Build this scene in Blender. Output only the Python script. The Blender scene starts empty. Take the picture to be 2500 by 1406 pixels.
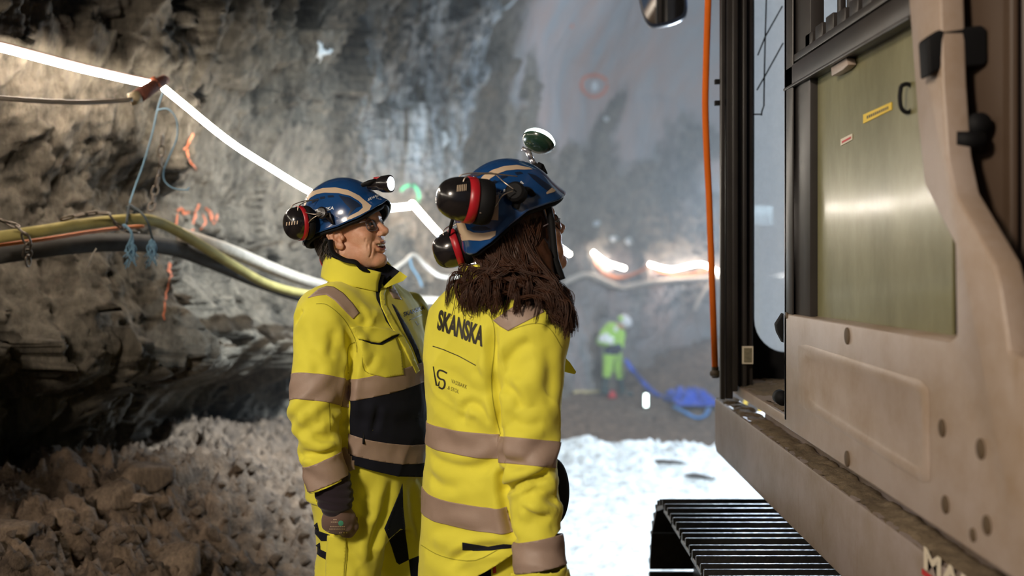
import bpy, bmesh, math, random
import numpy as np
from mathutils import Vector, Matrix, noise as mnoise
from mathutils.bvhtree import BVHTree
random.seed(7); np.random.seed(7)
SC = bpy.context.scene
COL = SC.collection
# ------------------------------------------------------------------ camera, world, exposure
F = 2430.0            # focal length in pixels of the 2500 wide frame
EYE = 3.1             # lens height above the deepest tunnel floor
HX, HY = 1250.0, 606.0
cam_d = bpy.data.cameras.new('camera'); cam = bpy.data.objects.new('camera', cam_d); COL.objects.link(cam)
cam.location = (0, 0, EYE); cam.rotation_euler = (math.pi / 2, 0, 0)
cam_d.sensor_width = 36; cam_d.lens = F / 2500 * 36; cam_d.shift_y = -97 / 2500
cam_d.clip_start = 0.05; cam_d.clip_end = 200
cam_d.dof.use_dof = True; cam_d.dof.focus_distance = 2.75; cam_d.dof.aperture_fstop = 1.8
SC.camera = cam
SC.view_settings.view_transform = 'Standard'; SC.view_settings.look = 'None'
SC.view_settings.exposure = 0.0; SC.view_settings.gamma = 1.0
SC.cycles.use_denoising = True
SC.cycles.sample_clamp_indirect = 6.0
SC.cycles.max_bounces = 8
SC.cycles.volume_bounces = 0
SC.cycles.caustics_reflective = False; SC.cycles.caustics_refractive = False
world = bpy.data.worlds.new('world'); SC.world = world; world.use_nodes = True
world.node_tree.nodes['Background'].inputs[0].default_value = (0.45, 0.6, 0.85, 1)
world.node_tree.nodes['Background'].inputs[1].default_value = 0.12

def A(px, py, d):
    """point at distance d in front of the lens seen at pixel (px, py)"""
    return Vector(((px - HX) * d / F, d, EYE - (py - HY) * d / F))

def lamp(kind, name, loc, target, energy, color, **kw):
    l = bpy.data.lights.new(name, kind); o = bpy.data.objects.new(name, l); COL.objects.link(o)
    o.location = loc; l.energy = energy; l.color = color
    if target is not None:
        o.rotation_euler = (Vector(target) - Vector(loc)).to_track_quat('-Z', 'Y').to_euler()
    for k, v in kw.items(): setattr(l, k, v)
    return o
# work lights of the excavator (their housings are built with the machine) and the site flood light further in
WORK = [((0.95, 4.35, 5.25), (-0.1, 8.0, 1.2), 2000), ((1.85, 4.35, 5.25), (2.4, 9.0, 1.2), 1900)]
for wl, wt, we in WORK:
    lamp('SPOT', 'work_light_beam', Vector(wl) + Vector((0, 0.1, 0)), wt, we, (0.80, 0.92, 1.0), spot_size=math.radians(95), spot_blend=0.6, shadow_soft_size=0.08)
FLOODS = [((6.5, 12.0, 5.6), (1.5, 20.0, 3.8), 2500), ((2.62, 10.6, 3.45), (-.2, 5.0, 1.6), 880), ((-.42, 9.9, 2.42), (-1.25, 11.4, 3.3), 170)]  # third flood is an added, unseen lamp that brightens the haze and left wall
for wl, wt, we in FLOODS:
    lamp('SPOT', 'flood_light_beam', wl, wt, we, (0.70, 0.84, 1.0), spot_size=math.radians(130), spot_blend=0.8, shadow_soft_size=0.25)

# the lamp on the tunnel wall behind the place the picture is taken from, warm like the light line
REAR = Vector((-2.0, -0.9, 4.7))
lamp('AREA', 'rear_flood_beam', REAR, (-.1, 2.6, 2.7), 125, (1.0, .86, .70), size=.5)

# ------------------------------------------------------------------ helpers
def link(o, parent=None):
    COL.objects.link(o)
    if parent is not None:
        o.parent = parent
        o.matrix_parent_inverse = parent.matrix_world.inverted() if False else Matrix.Identity(4)
    return o
def thing(name, label, cat, loc=(0, 0, 0), group=None):
    o = bpy.data.objects.new(name, None); COL.objects.link(o); o.location = loc
    o.empty_display_size = 0.1
    tag(o, label, cat, group); return o
def tag(o, label=None, cat=None, group=None, kind=None):
    if label: o['label'] = label
    if cat: o['category'] = cat
    if group: o['group'] = group
    if kind: o['kind'] = kind
    return o
def from_bm(name, bm, mat, parent=None, smooth=True):
    me = bpy.data.meshes.new(name); bm.to_mesh(me); bm.free()
    return mesh_obj(name, me, mat, parent, smooth)
def mesh_obj(name, me, mat, parent=None, smooth=True):
    """world-space mesh; under a parent the vertices are moved into the parent's frame"""
    if parent is not None and parent.type == 'EMPTY' or parent is not None:
        root = parent; off = Vector((0, 0, 0))
        while root is not None: off += root.location; root = root.parent
        me.transform(Matrix.Translation(-off))
    mats = mat if isinstance(mat, (list, tuple)) else [mat]
    for m in mats: me.materials.append(m)
    if smooth: me.shade_smooth()
    o = bpy.data.objects.new(name, me); COL.objects.link(o); o.parent = parent
    return o
def arr_mesh(name, V, Q):
    me = bpy.data.meshes.new(name)
    V = np.asarray(V, np.float32); Q = np.asarray(Q, np.int32)
    k = Q.shape[1]
    me.vertices.add(len(V)); me.vertices.foreach_set('co', V.ravel())
    me.loops.add(Q.size); me.loops.foreach_set('vertex_index', Q.ravel())
    me.polygons.add(len(Q)); me.polygons.foreach_set('loop_start', np.arange(0, Q.size, k, dtype=np.int32))
    me.update(calc_edges=True); me.validate(); return me
def autosmooth(o, deg=35):
    me = o.data
    bm = bmesh.new(); bm.from_mesh(me)
    for e in bm.edges:
        if len(e.link_faces) == 2 and e.calc_face_angle(0) > math.radians(deg): e.smooth = False
    bm.to_mesh(me); bm.free(); return o
def add_box(bm, lo, hi, bev=0.0, M=None, seg=2):
    lo = Vector(lo); hi = Vector(hi)
    r = bmesh.ops.create_cube(bm, size=1.0)
    c = (lo + hi) / 2; s = hi - lo
    for v in r['verts']:
        v.co = Vector((v.co.x * s.x, v.co.y * s.y, v.co.z * s.z)) + c
        if M is not None: v.co = M @ v.co
    if bev > 0:
        es = list({e for v in r['verts'] for e in v.link_edges})
        bmesh.ops.bevel(bm, geom=es, offset=bev, segments=seg, profile=0.5, affect='EDGES')
def add_prism(bm, pts, vec, bev=0.0, seg=2):
    """closed outline pts (3D, planar) extruded by vec"""
    vs = [bm.verts.new(Vector(p)) for p in pts]; f = bm.faces.new(vs)
    r = bmesh.ops.extrude_face_region(bm, geom=[f])
    nv = [g for g in r['geom'] if isinstance(g, bmesh.types.BMVert)]
    bmesh.ops.translate(bm, verts=nv, vec=Vector(vec))
    allv = vs + nv
    if bev > 0:
        es = list({e for v in allv for e in v.link_edges})
        bmesh.ops.bevel(bm, geom=es, offset=bev, segments=seg, profile=0.5, affect='EDGES')
    bmesh.ops.recalc_face_normals(bm, faces=bm.faces)
def smooth_path(pts, n=8):
    """Catmull-Rom through pts"""
    P = [Vector(p) for p in pts]; out = []
    for i in range(len(P) - 1):
        p0 = P[max(i - 1, 0)]; p1 = P[i]; p2 = P[i + 1]; p3 = P[min(i + 2, len(P) - 1)]
        for k in range(n):
            t = k / n
            out.append(0.5 * ((2 * p1) + (p2 - p0) * t + (2 * p0 - 5 * p1 + 4 * p2 - p3) * t * t + (3 * p1 - p0 - 3 * p2 + p3) * t ** 3))
    out.append(P[-1]); return out
def add_tube(bm, pts, r, n=10, cap=True, flat=1.0):
    P = [Vector(p) for p in pts]; m = len(P)
    R = r if isinstance(r, (list, tuple, np.ndarray)) else [r] * m
    rings = []; up = Vector((0, 0, 1))
    T0 = (P[1] - P[0]).normalized(); nrm = T0.cross(up)
    if nrm.length < 1e-3: nrm = T0.cross(Vector((1, 0, 0)))
    nrm.normalize()
    for i in range(m):
        T = (P[min(i + 1, m - 1)] - P[max(i - 1, 0)])
        if T.length < 1e-9: T = T0
        T.normalize()
        nrm = nrm - T * nrm.dot(T)
        if nrm.length < 1e-6: nrm = T.orthogonal()
        nrm.normalize(); b = T.cross(nrm)
        rings.append([bm.verts.new(P[i] + (nrm * math.cos(2 * math.pi * k / n) + b * math.sin(2 * math.pi * k / n) * flat) * R[i]) for k in range(n)])
    for i in range(m - 1):
        for k in range(n):
            bm.faces.new((rings[i][k], rings[i][(k + 1) % n], rings[i + 1][(k + 1) % n], rings[i + 1][k]))
    if cap:
        bm.faces.new(rings[0][::-1]); bm.faces.new(rings[-1])
def tube_obj(name, pts, r, mat, parent=None, n=10, smooth_n=8, flat=1.0):
    bm = bmesh.new(); add_tube(bm, smooth_path(pts, smooth_n) if smooth_n else pts, r, n, True, flat)
    return from_bm(name, bm, mat, parent)
def add_cyl(bm, p0, p1, r0, r1=None, n=24, bev=0.0):
    r1 = r0 if r1 is None else r1
    add_tube(bm, [p0, p1], [r0, r1], n)
def frame(fwd, up=(0, 0, 1)):
    """columns: x = fwd, y = left, z = up"""
    x = Vector(fwd).normalized(); z = Vector(up); y = z.cross(x).normalized(); z = x.cross(y).normalized()
    return Matrix((x, y, z)).transposed()

# ------------------------------------------------------------------ numpy noise
def _h(ix, iy, iz, s):
    h = (ix.astype(np.int64) * 73856093) ^ (iy.astype(np.int64) * 19349663) ^ (iz.astype(np.int64) * 83492791) ^ (s * 2654435761)
    h = (h ^ (h >> 13)) & 0xffffffff; h = (h * 1274126177) & 0xffffffff; h = h ^ (h >> 16)
    h = (h * 2246822519) & 0xffffffff; h = h ^ (h >> 13)
    return (h & 0xffffff) / float(0xffffff)
def vnoise(P, s=0):
    I = np.floor(P).astype(np.int64); f = P - I; u = f * f * f * (f * (f * 6 - 15) + 10)
    r = 0
    for dx in (0, 1):
        wx = u[:, 0] if dx else 1 - u[:, 0]
        for dy in (0, 1):
            wy = u[:, 1] if dy else 1 - u[:, 1]
            for dz in (0, 1):
                wz = u[:, 2] if dz else 1 - u[:, 2]
                r = r + wx * wy * wz * _h(I[:, 0] + dx, I[:, 1] + dy, I[:, 2] + dz, s)
    return r * 2 - 1
def fbm(P, octv=4, s=0, gain=0.5, ridged=False):
    a = 1.0; r = 0; q = P.copy()
    for o in range(octv):
        n = vnoise(q, s + o)
        if ridged: n = 1 - 2 * np.abs(n)
        r = r + a * n; a *= gain; q = q * 2.03 + 17.3
    return r
def facet(P, s=0, tilt=1.0, step=0.4):
    """fractured rock: every cell is its own tilted plane"""
    I = np.floor(P).astype(np.int64); best = np.full(len(P), 1e9); out = np.zeros(len(P))
    for dx in (-1, 0, 1):
        for dy in (-1, 0, 1):
            for dz in (-1, 0, 1):
                cx, cy, cz = I[:, 0] + dx, I[:, 1] + dy, I[:, 2] + dz
                c = np.stack([cx + _h(cx, cy, cz, s + 1), cy + _h(cx, cy, cz, s + 2), cz + _h(cx, cy, cz, s + 3)], 1)
                D = P - c; d = (D * D).sum(1)
                h = tilt * (D[:, 0] * (_h(cx, cy, cz, s + 4) - .5) * 2 + D[:, 1] * (_h(cx, cy, cz, s + 5) - .5) * 2 + D[:, 2] * (_h(cx, cy, cz, s + 6) - .5) * 2) + step * (_h(cx, cy, cz, s + 7) - .5) * 2
                m = d < best; best[m] = d[m]; out[m] = h[m]
    return out
def sstep(a, b, x):
    t = np.clip((x - a) / (b - a), 0, 1); return t * t * (3 - 2 * t)

# ------------------------------------------------------------------ materials
def NT(name):
    m = bpy.data.materials.new(name); m.use_nodes = True
    nt = m.node_tree; return m, nt, nt.nodes['Principled BSDF']
def nnode(nt, t, **kw):
    n = nt.nodes.new(t)
    for k, v in kw.items(): setattr(n, k, v)
    return n
def simple(name, col, rough=0.6, metal=0.0, spec=0.5, var=0.12, scale=8.0, bump=0.0, bscale=60.0, emit=None, estr=0.0, coat=0.0, detail=4):
    m, nt, b = NT(name)
    tc = nnode(nt, 'ShaderNodeTexCoord'); nz = nnode(nt, 'ShaderNodeTexNoise')
    nz.inputs['Scale'].default_value = scale; nz.inputs['Detail'].default_value = detail
    nt.links.new(tc.outputs['Object'], nz.inputs['Vector'])
    mp = nnode(nt, 'ShaderNodeMix', data_type='RGBA')
    c = Vector(col[:3])
    mp.inputs[6].default_value = (*(c * (1 - var)), 1); mp.inputs[7].default_value = (*(c * (1 + var)), 1)
    nt.links.new(nz.outputs['Fac'], mp.inputs[0]); nt.links.new(mp.outputs[2], b.inputs['Base Color'])
    b.inputs['Roughness'].default_value = rough; b.inputs['Metallic'].default_value = metal
    b.inputs['Specular IOR Level'].default_value = spec
    b.inputs['Coat Weight'].default_value = coat; b.inputs['Coat Roughness'].default_value = 0.08
    if bump > 0:
        n2 = nnode(nt, 'ShaderNodeTexNoise'); n2.inputs['Scale'].default_value = bscale; n2.inputs['Detail'].default_value = 5
        nt.links.new(tc.outputs['Object'], n2.inputs['Vector'])
        bp = nnode(nt, 'ShaderNodeBump'); bp.inputs['Strength'].default_value = 0.8; bp.inputs['Distance'].default_value = bump
        nt.links.new(n2.outputs['Fac'], bp.inputs['Height']); nt.links.new(bp.outputs[0], b.inputs['Normal'])
    if emit:
        b.inputs['Emission Color'].default_value = (*emit, 1); b.inputs['Emission Strength'].default_value = estr
    return m
def rock_mat(name, dark, light, scale=1.0, bump=0.03, rough=0.85, dust=None, streak=False):
    m, nt, b = NT(name); L = nt.links.new
    tc = nnode(nt, 'ShaderNodeTexCoord')
    n1 = nnode(nt, 'ShaderNodeTexNoise'); n1.inputs['Scale'].default_value = 1.3 * scale; n1.inputs['Detail'].default_value = 8; n1.inputs['Roughness'].default_value = 0.62
    n2 = nnode(nt, 'ShaderNodeTexNoise'); n2.inputs['Scale'].default_value = 14 * scale; n2.inputs['Detail'].default_value = 8; n2.inputs['Roughness'].default_value = 0.7
    mpg = nnode(nt, 'ShaderNodeMapping'); mpg.inputs['Rotation'].default_value = (0.5, 0.35, 0); mpg.inputs['Scale'].default_value = (1, 1, 0.35)
    L(tc.outputs['Object'], mpg.inputs[0]); L(mpg.outputs[0], n1.inputs['Vector']); L(mpg.outputs[0], n2.inputs['Vector'])
    mixf = nnode(nt, 'ShaderNodeMath', operation='MULTIPLY_ADD'); mixf.inputs[1].default_value = 0.6
    L(n2.outputs['Fac'], mixf.inputs[0]); 
    mm = nnode(nt, 'ShaderNodeMath', operation='MULTIPLY'); mm.inputs[1].default_value = 0.5; L(n1.outputs['Fac'], mm.inputs[0]); L(mm.outputs[0], mixf.inputs[2])
    cr = nnode(nt, 'ShaderNodeValToRGB'); cr.color_ramp.elements[0].position = 0.40; cr.color_ramp.elements[1].position = 0.68
    cr.color_ramp.elements[0].color = (*dark, 1); cr.color_ramp.elements[1].color = (*light, 1)
    L(mixf.outputs[0], cr.inputs[0]); out = cr.outputs[0]
    if streak:
        at = nnode(nt, 'ShaderNodeAttribute', attribute_name='mineral')
        sn = nnode(nt, 'ShaderNodeTexNoise'); sn.inputs['Scale'].default_value = 3.0; sn.inputs['Detail'].default_value = 7; sn.inputs['Roughness'].default_value = 0.65
        mg2 = nnode(nt, 'ShaderNodeMapping'); mg2.inputs['Scale'].default_value = (2.6, 2.6, 0.28); mg2.inputs['Rotation'].default_value = (0.1, 0.1, 0)
        L(tc.outputs['Object'], mg2.inputs[0]); L(mg2.outputs[0], sn.inputs['Vector'])
        r2 = nnode(nt, 'ShaderNodeValToRGB'); r2.color_ramp.elements[0].position = 0.38; r2.color_ramp.elements[1].position = 0.58
        L(sn.outputs['Fac'], r2.inputs[0])
        ml = nnode(nt, 'ShaderNodeMath', operation='MULTIPLY'); L(r2.outputs[0], ml.inputs[0]); L(at.outputs['Fac'], ml.inputs[1])
        mx = nnode(nt, 'ShaderNodeMix', data_type='RGBA'); mx.inputs[7].default_value = (0.68, 0.76, 0.82, 1)
        L(ml.outputs[0], mx.inputs[0]); L(out, mx.inputs[6]); out = mx.outputs[2]
        a3 = nnode(nt, 'ShaderNodeAttribute', attribute_name='shotcrete')
        mx3 = nnode(nt, 'ShaderNodeMix', data_type='RGBA'); 
        cr3 = nnode(nt, 'ShaderNodeValToRGB'); cr3.color_ramp.elements[0].position = 0.35; cr3.color_ramp.elements[1].position = 0.65
        cr3.color_ramp.elements[0].color = (0.40, 0.31, 0.285, 1); cr3.color_ramp.elements[1].color = (0.33, 0.355, 0.38, 1)
        L(n1.outputs['Fac'], cr3.inputs[0]); L(cr3.outputs[0], mx3.inputs[7]); L(out, mx3.inputs[6]); L(a3.outputs['Fac'], mx3.inputs[0]); out = mx3.outputs[2]
    L(out, b.inputs['Base Color'])
    b.inputs['Roughness'].default_value = rough; b.inputs['Specular IOR Level'].default_value = 0.35
    n3 = nnode(nt, 'ShaderNodeTexNoise'); n3.inputs['Scale'].default_value = 30 * scale; n3.inputs['Detail'].default_value = 8; n3.inputs['Roughness'].default_value = 0.7
    L(mpg.outputs[0], n3.inputs['Vector'])
    bp = nnode(nt, 'ShaderNodeBump'); bp.inputs['Strength'].default_value = 0.9; bp.inputs['Distance'].default_value = bump
    L(n3.outputs['Fac'], bp.inputs['Height']); L(bp.outputs[0], b.inputs['Normal'])
    return m
def set_attr(me, name, vals):
    a = me.attributes.new(name, 'FLOAT', 'POINT'); a.data.foreach_set('value', np.asarray(vals, np.float32))
# ------------------------------------------------------------------ the tunnel: rock walls, roof, floor
M_ROCK = rock_mat('rock', (0.024, 0.022, 0.018), (0.27, 0.235, 0.185), 1.0, 0.045, streak=True)
M_SOIL = rock_mat('muck', (0.07, 0.058, 0.046), (0.30, 0.25, 0.20), 3.0, 0.012)
M_WET = rock_mat('wet_gravel', (0.22, 0.23, 0.24), (0.52, 0.54, 0.55), 3.0, 0.008, rough=0.35)
M_ROOF = rock_mat('roof_rock', (0.05, 0.05, 0.05), (0.24, 0.23, 0.21), 1.0, 0.03)

WALL = [(-3.1, -5), (-2.9, -2), (-2.75, 0), (-2.6, 2), (-2.3, 3.5), (-1.95, 4.35), (-1.72, 4.85), (-1.68, 5.3), (-1.95, 5.9), (-1.9, 6.6), (-1.72, 7.4), (-1.55, 9.0), (-1.25, 10.4),
        (-0.95, 11.6), (-0.75, 13), (-0.35, 15), (0.35, 17.8), (1.4, 20.9), (2.9, 22.5), (5, 23.6), (8, 24.0), (11, 23), (13.5, 19), (14.5, 14), (14, 8), (13.5, 2), (13.5, -5)]
wp = smooth_path([(a, b, 0) for a, b in WALL], 12)
wp = np.array([[p.x, p.y] for p in wp]); seg = np.hypot(*np.diff(wp, axis=0).T); cum = np.concatenate([[0], np.cumsum(seg)])
def wall_xy(s):
    return np.stack([np.interp(s, cum, wp[:, 0]), np.interp(s, cum, wp[:, 1])], 1)
def wall_in(s):     # unit vector into the tunnel (to the right of the walking direction on the left wall)
    e = 0.35; d = wall_xy(s + e) - wall_xy(s - e); d /= np.linalg.norm(d, axis=1)[:, None] + 1e-9
    return np.stack([d[:, 1], -d[:, 0]], 1)
Z_N = np.array([0, 1.8, 2.25, 2.48, 2.60, 2.72, 2.86, 2.98, 3.12, 3.4, 3.85, 4.05, 4.4, 5, 7, 9, 11])
O_N = np.array([.35, .05, -.08, .06, .34, .38, .26, .14, .03, -.06, .02, .12, .22, .45, 1.1, 2.4, 5])
Z_F = np.array([0, 1.0, 2.0, 3.0, 4.5, 6.5, 8.5, 11])
O_F = np.array([.4, .2, .05, 0, .15, .6, 1.8, 5])
def wall_points(s, z):
    xy = wall_xy(s); n = wall_in(s)
    y = xy[:, 1]; near = 1 - sstep(6.5, 11, y) 
    zl = z + .11 * np.clip(y - 4.0, -1, 3) * (1 - sstep(2.9, 3.2, z))
    o = near * np.interp(zl, Z_N, O_N) + (1 - near) * np.interp(z, Z_F, O_F)
    P0 = np.stack([xy[:, 0], xy[:, 1], z], 1)
    # the smooth sprayed area of the far face
    sh = sstep(13.2, 15.5, y + 0.35 * fbm(P0 * 0.9, 3, 31)) * sstep(4.9, 5.7, z + 1.3 * fbm(P0 * 0.7, 4, 37)) 
    sh = np.where(s > cum[-1] * 0.62, 0, sh)
    R = np.array([[1, 0, .45], [0, 1, .25], [-.3, -.2, 1]]); Q = P0 @ R
    amp = 1 - 0.86 * sh
    d = 0.22 * fbm(P0 * 0.45, 3, 3)
    na = 1 + .45 * near
    d += amp * na * (0.20 * facet(Q * np.array([1.0, 1.0, .75]), 11, .8, .35) + 0.10 * facet(Q * np.array([2.6, 2.6, 1.7]) + 5, 23, 1.0, .4))
    d += amp * (0.045 * na * facet(Q * np.array([6.5, 6.5, 4.0]), 41, 1.0, .4) + .016 * facet(Q * np.array([17, 17, 10]), 43, 1.0, .5) + 0.018 * fbm(Q * 9, 4, 51, 0.6) + 0.012 * fbm(Q * 30, 3, 61, .6))
    # down-cut gouges, slanting, above the ledge
    g = 1 - np.abs(vnoise(np.stack([(s - 0.35 * z) * 1.6, z * .25, s * 0], 1), 71)); d -= amp * 0.10 * np.clip(g - .8, 0, 1) * 5 * .5
    keep = near * sstep(3.3, 3.7, z) * (1 - sstep(3.95, 4.3, z))
    d = d * (1 - .45 * keep) 
    o = o + d
    P = P0.copy(); P[:, 0] += n[:, 0] * o; P[:, 1] += n[:, 1] * o
    return P, sh
def wall_mesh(name, s0, s1, ns, zs):
    S = np.linspace(s0, s1, ns) if np.isscalar(ns) else ns
    SS, ZZ = np.meshgrid(S, zs); s = SS.ravel(); z = ZZ.ravel()
    P, sh = wall_points(s, z)
    nz, n_s = SS.shape
    idx = np.arange(nz * n_s).reshape(nz, n_s)
    Q = np.stack([idx[:-1, :-1], idx[:-1, 1:], idx[1:, 1:], idx[1:, :-1]], -1).reshape(-1, 4)
    me = arr_mesh(name, P, Q)
    px = HX + F * P[:, 0] / np.maximum(P[:, 1], .1)
    # pale mineral curtain on the middle of the left wall
    y = P[:, 1]; mn = sstep(9.0, 9.7, y) * (1 - sstep(12.2, 13.0, y)) * sstep(3.5, 4.5, z)
    mn = np.clip(mn * (1.0 + .7 * fbm(P * np.array([.9, .9, .35]), 3, 5)), 0, 1)
    set_attr(me, 'mineral', mn); set_attr(me, 'shotcrete', np.maximum(sh, np.clip(.8 * (1 - sstep(2.5, 3.5, z)) * sstep(12.5, 15.5, P[:, 1]) * (.55 + .9 * fbm(P * .8, 3, 77)), 0, 1)))
    o = mesh_obj(name, me, M_ROCK); o['kind'] = 'structure'; return o
def s_at_y(y):  # along the left side only
    k = np.argmax(wp[:, 1] > y); return cum[k]
sA, sB, sC, sD, sE = 0.0, s_at_y(2.2), s_at_y(8.0), s_at_y(17.0), cum[-1]
iC = np.argmax(wp[:, 0] > 11.0); sFar = cum[iC]
zf = np.concatenate([np.linspace(0, 1.5, 12)[:-1], np.arange(1.5, 4.6, 0.014), np.linspace(4.6, 6, 60), np.linspace(6.05, 11, 60)])
Sl = np.concatenate([np.linspace(sA, sB, 130)[:-1], np.arange(sB, sC, 0.014), np.arange(sC, sD, 0.028), [sD]])
wall_left = wall_mesh('wall_left', 0, 0, Sl, zf)
zf2 = np.concatenate([np.arange(0, 9, 0.035), np.linspace(9, 11, 20)])
wall_far = wall_mesh('wall_far', 0, 0, np.concatenate([np.arange(sD, sFar, 0.04), [sFar]]), zf2)
wall_right = wall_mesh('wall_right', 0, 0, np.linspace(sFar, sE, 260), np.linspace(0, 11, 90))
# roof
gx, gy = np.meshgrid(np.linspace(-5, 16, 160), np.linspace(-5.5, 26, 220))
P0 = np.stack([gx.ravel(), gy.ravel(), np.zeros(gx.size)], 1)
zr = 9.6 - 0.012 * (P0[:, 0] - 5.5) ** 2 + 0.5 * facet(P0 * .5, 7, .8, .3) + .12 * fbm(P0 * 2, 4, 9)
P0[:, 2] = zr; idx = np.arange(gx.size).reshape(gx.shape)
roof = mesh_obj('ceiling', arr_mesh('ceiling', P0, np.stack([idx[:-1, :-1], idx[:-1, 1:], idx[1:, 1:], idx[1:, :-1]], -1).reshape(-1, 4)), M_ROOF); roof['kind'] = 'structure'

# ground
lw = wp[:np.argmax(wp[:, 1] > 19.5)]
def ground_z(x, y, detail=True):
    z = np.interp(y, [-6, 3.5, 5.0, 7.2, 8.6, 9.4, 11, 13.5, 30], [1.5, 1.5, 1.27, 1.20, 1.27, 1.20, .6, 0, 0])
    xw = np.interp(y, lw[:, 1], lw[:, 0])
    dw = np.clip(x - xw, 0, 9)
    nearh = np.interp(y, [-6, 2, 4, 6, 8, 11], [.55, .62, .72, .78, .5, .3])
    z = z + nearh * np.exp(-(dw / 1.0) ** 2)
    # broken rock against the far face
    dist = np.hypot(x - 5.4, y - 27.6); z = z + 1.1 * (1 - sstep(4.0, 7.2, dist)) * sstep(14, 18, y)
    if detail:
        P = np.stack([x, y, x * 0], 1)
        z = z + 0.05 * fbm(P * 1.1, 3, 81)
        heap = np.exp(-(dw / 1.5) ** 2) * (1 - sstep(9, 13, y)); P3 = np.stack([x, y, z], 1)
        z = z + (0.25 + heap) * (0.055 * facet(P3 * 6, 91, .8, .5) + 0.040 * facet(P3 * 13, 95, .8, .7) + .019 * facet(P3 * 30, 99, .9, .7))
        z = z + sstep(8, 9, y) * (1 - sstep(9.6, 10.5, y)) * 0.07 * fbm(P * 3.2, 4, 101, ridged=True)
        z = z + sstep(14, 18, y) * .06 * facet(P3 * 3, 111, .8, .6)
    return z
def ground_mesh(name, xs, ys, mat):
    gx, gy = np.meshgrid(xs, ys); x = gx.ravel(); y = gy.ravel()
    P = np.stack([x, y, ground_z(x, y)], 1); idx = np.arange(gx.size).reshape(gx.shape)
    me = arr_mesh(name, P, np.stack([idx[:-1, :-1], idx[:-1, 1:], idx[1:, 1:], idx[1:, :-1]], -1).reshape(-1, 4))
    return me, P
m_, nt_, b_ = NT('tunnel_floor'); 
# one floor, brown muck by the wall and pale wet gravel on the haul road
def floor_material():
    m, nt, b = NT('floor'); L = nt.links.new
    tc = nnode(nt, 'ShaderNodeTexCoord')
    n1 = nnode(nt, 'ShaderNodeTexNoise'); n1.inputs['Scale'].default_value = 9; n1.inputs['Detail'].default_value = 8; n1.inputs['Roughness'].default_value = .7
    L(tc.outputs['Object'], n1.inputs[0])
    c1 = nnode(nt, 'ShaderNodeValToRGB'); c1.color_ramp.elements[0].position = .35; c1.color_ramp.elements[1].position = .68
    c1.color_ramp.elements[0].color = (.045, .031, .022, 1); c1.color_ramp.elements[1].color = (.235, .168, .118, 1); L(n1.outputs[0], c1.inputs[0])
    c2 = nnode(nt, 'ShaderNodeValToRGB'); c2.color_ramp.elements[0].position = .35; c2.color_ramp.elements[1].position = .6
    c2.color_ramp.elements[0].color = (.17, .18, .185, 1); c2.color_ramp.elements[1].color = (.42, .44, .45, 1); L(n1.outputs[0], c2.inputs[0])
    at = nnode(nt, 'ShaderNodeAttribute', attribute_name='road')
    mx = nnode(nt, 'ShaderNodeMix', data_type='RGBA'); L(at.outputs['Fac'], mx.inputs[0]); L(c1.outputs[0], mx.inputs[6]); L(c2.outputs[0], mx.inputs[7]); L(mx.outputs[2], b.inputs['Base Color'])
    mr = nnode(nt, 'ShaderNodeMath', operation='MULTIPLY_ADD'); mr.inputs[1].default_value = -.45; mr.inputs[2].default_value = .9; L(at.outputs['Fac'], mr.inputs[0]); L(mr.outputs[0], b.inputs['Roughness'])
    n3 = nnode(nt, 'ShaderNodeTexNoise'); n3.inputs['Scale'].default_value = 70; n3.inputs['Detail'].default_value = 6; L(tc.outputs['Object'], n3.inputs[0])
    bp = nnode(nt, 'ShaderNodeBump'); bp.inputs['Strength'].default_value = .9; bp.inputs['Distance'].default_value = .012; L(n3.outputs[0], bp.inputs['Height']); L(bp.outputs[0], b.inputs['Normal'])
    return m
M_FLOOR = floor_material()
xs = np.concatenate([np.linspace(-4, -2.7, 20)[:-1], np.arange(-2.7, 1.6, .016), np.linspace(1.6, 6, 120), np.linspace(6.1, 16, 60)])
ys = np.concatenate([np.linspace(-5.5, 2.4, 50)[:-1], np.arange(2.4, 6.4, .016), np.arange(6.4, 12, .03), np.linspace(12, 26, 230)])
me, P = ground_mesh('floor', xs, ys, None)
xwv = np.interp(P[:, 1], lw[:, 1], lw[:, 0])
road = sstep(1.3, 2.0, P[:, 0] - xwv + .3 * fbm(P, 3, 7)) * sstep(4.6, 6, P[:, 1] + .4 * fbm(P * 2, 2, 8)) * (1 - sstep(9.6, 10.8, P[:, 1])) 
set_attr(me, 'road', road)
floor = mesh_obj('floor', me, M_FLOOR); floor['kind'] = 'structure'

# ------------------------------------------------------------------ LED light line on the wall
M_LED = simple('led_light', (1, 1, 1), emit=(1.0, 0.90, 0.76), estr=60)
M_LEDBACK = simple('led_sleeve', (0.20, 0.08, 0.06), 0.6)
def led(pts, r, label, group=None, sn=8):
    t = thing('led_light_line', label, 'light strip', pts[0], 'lengths of the lit light line along the rock wall')
    tube_obj('light_tube', pts, r, M_LED, t, 8, sn)
    return t
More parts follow.
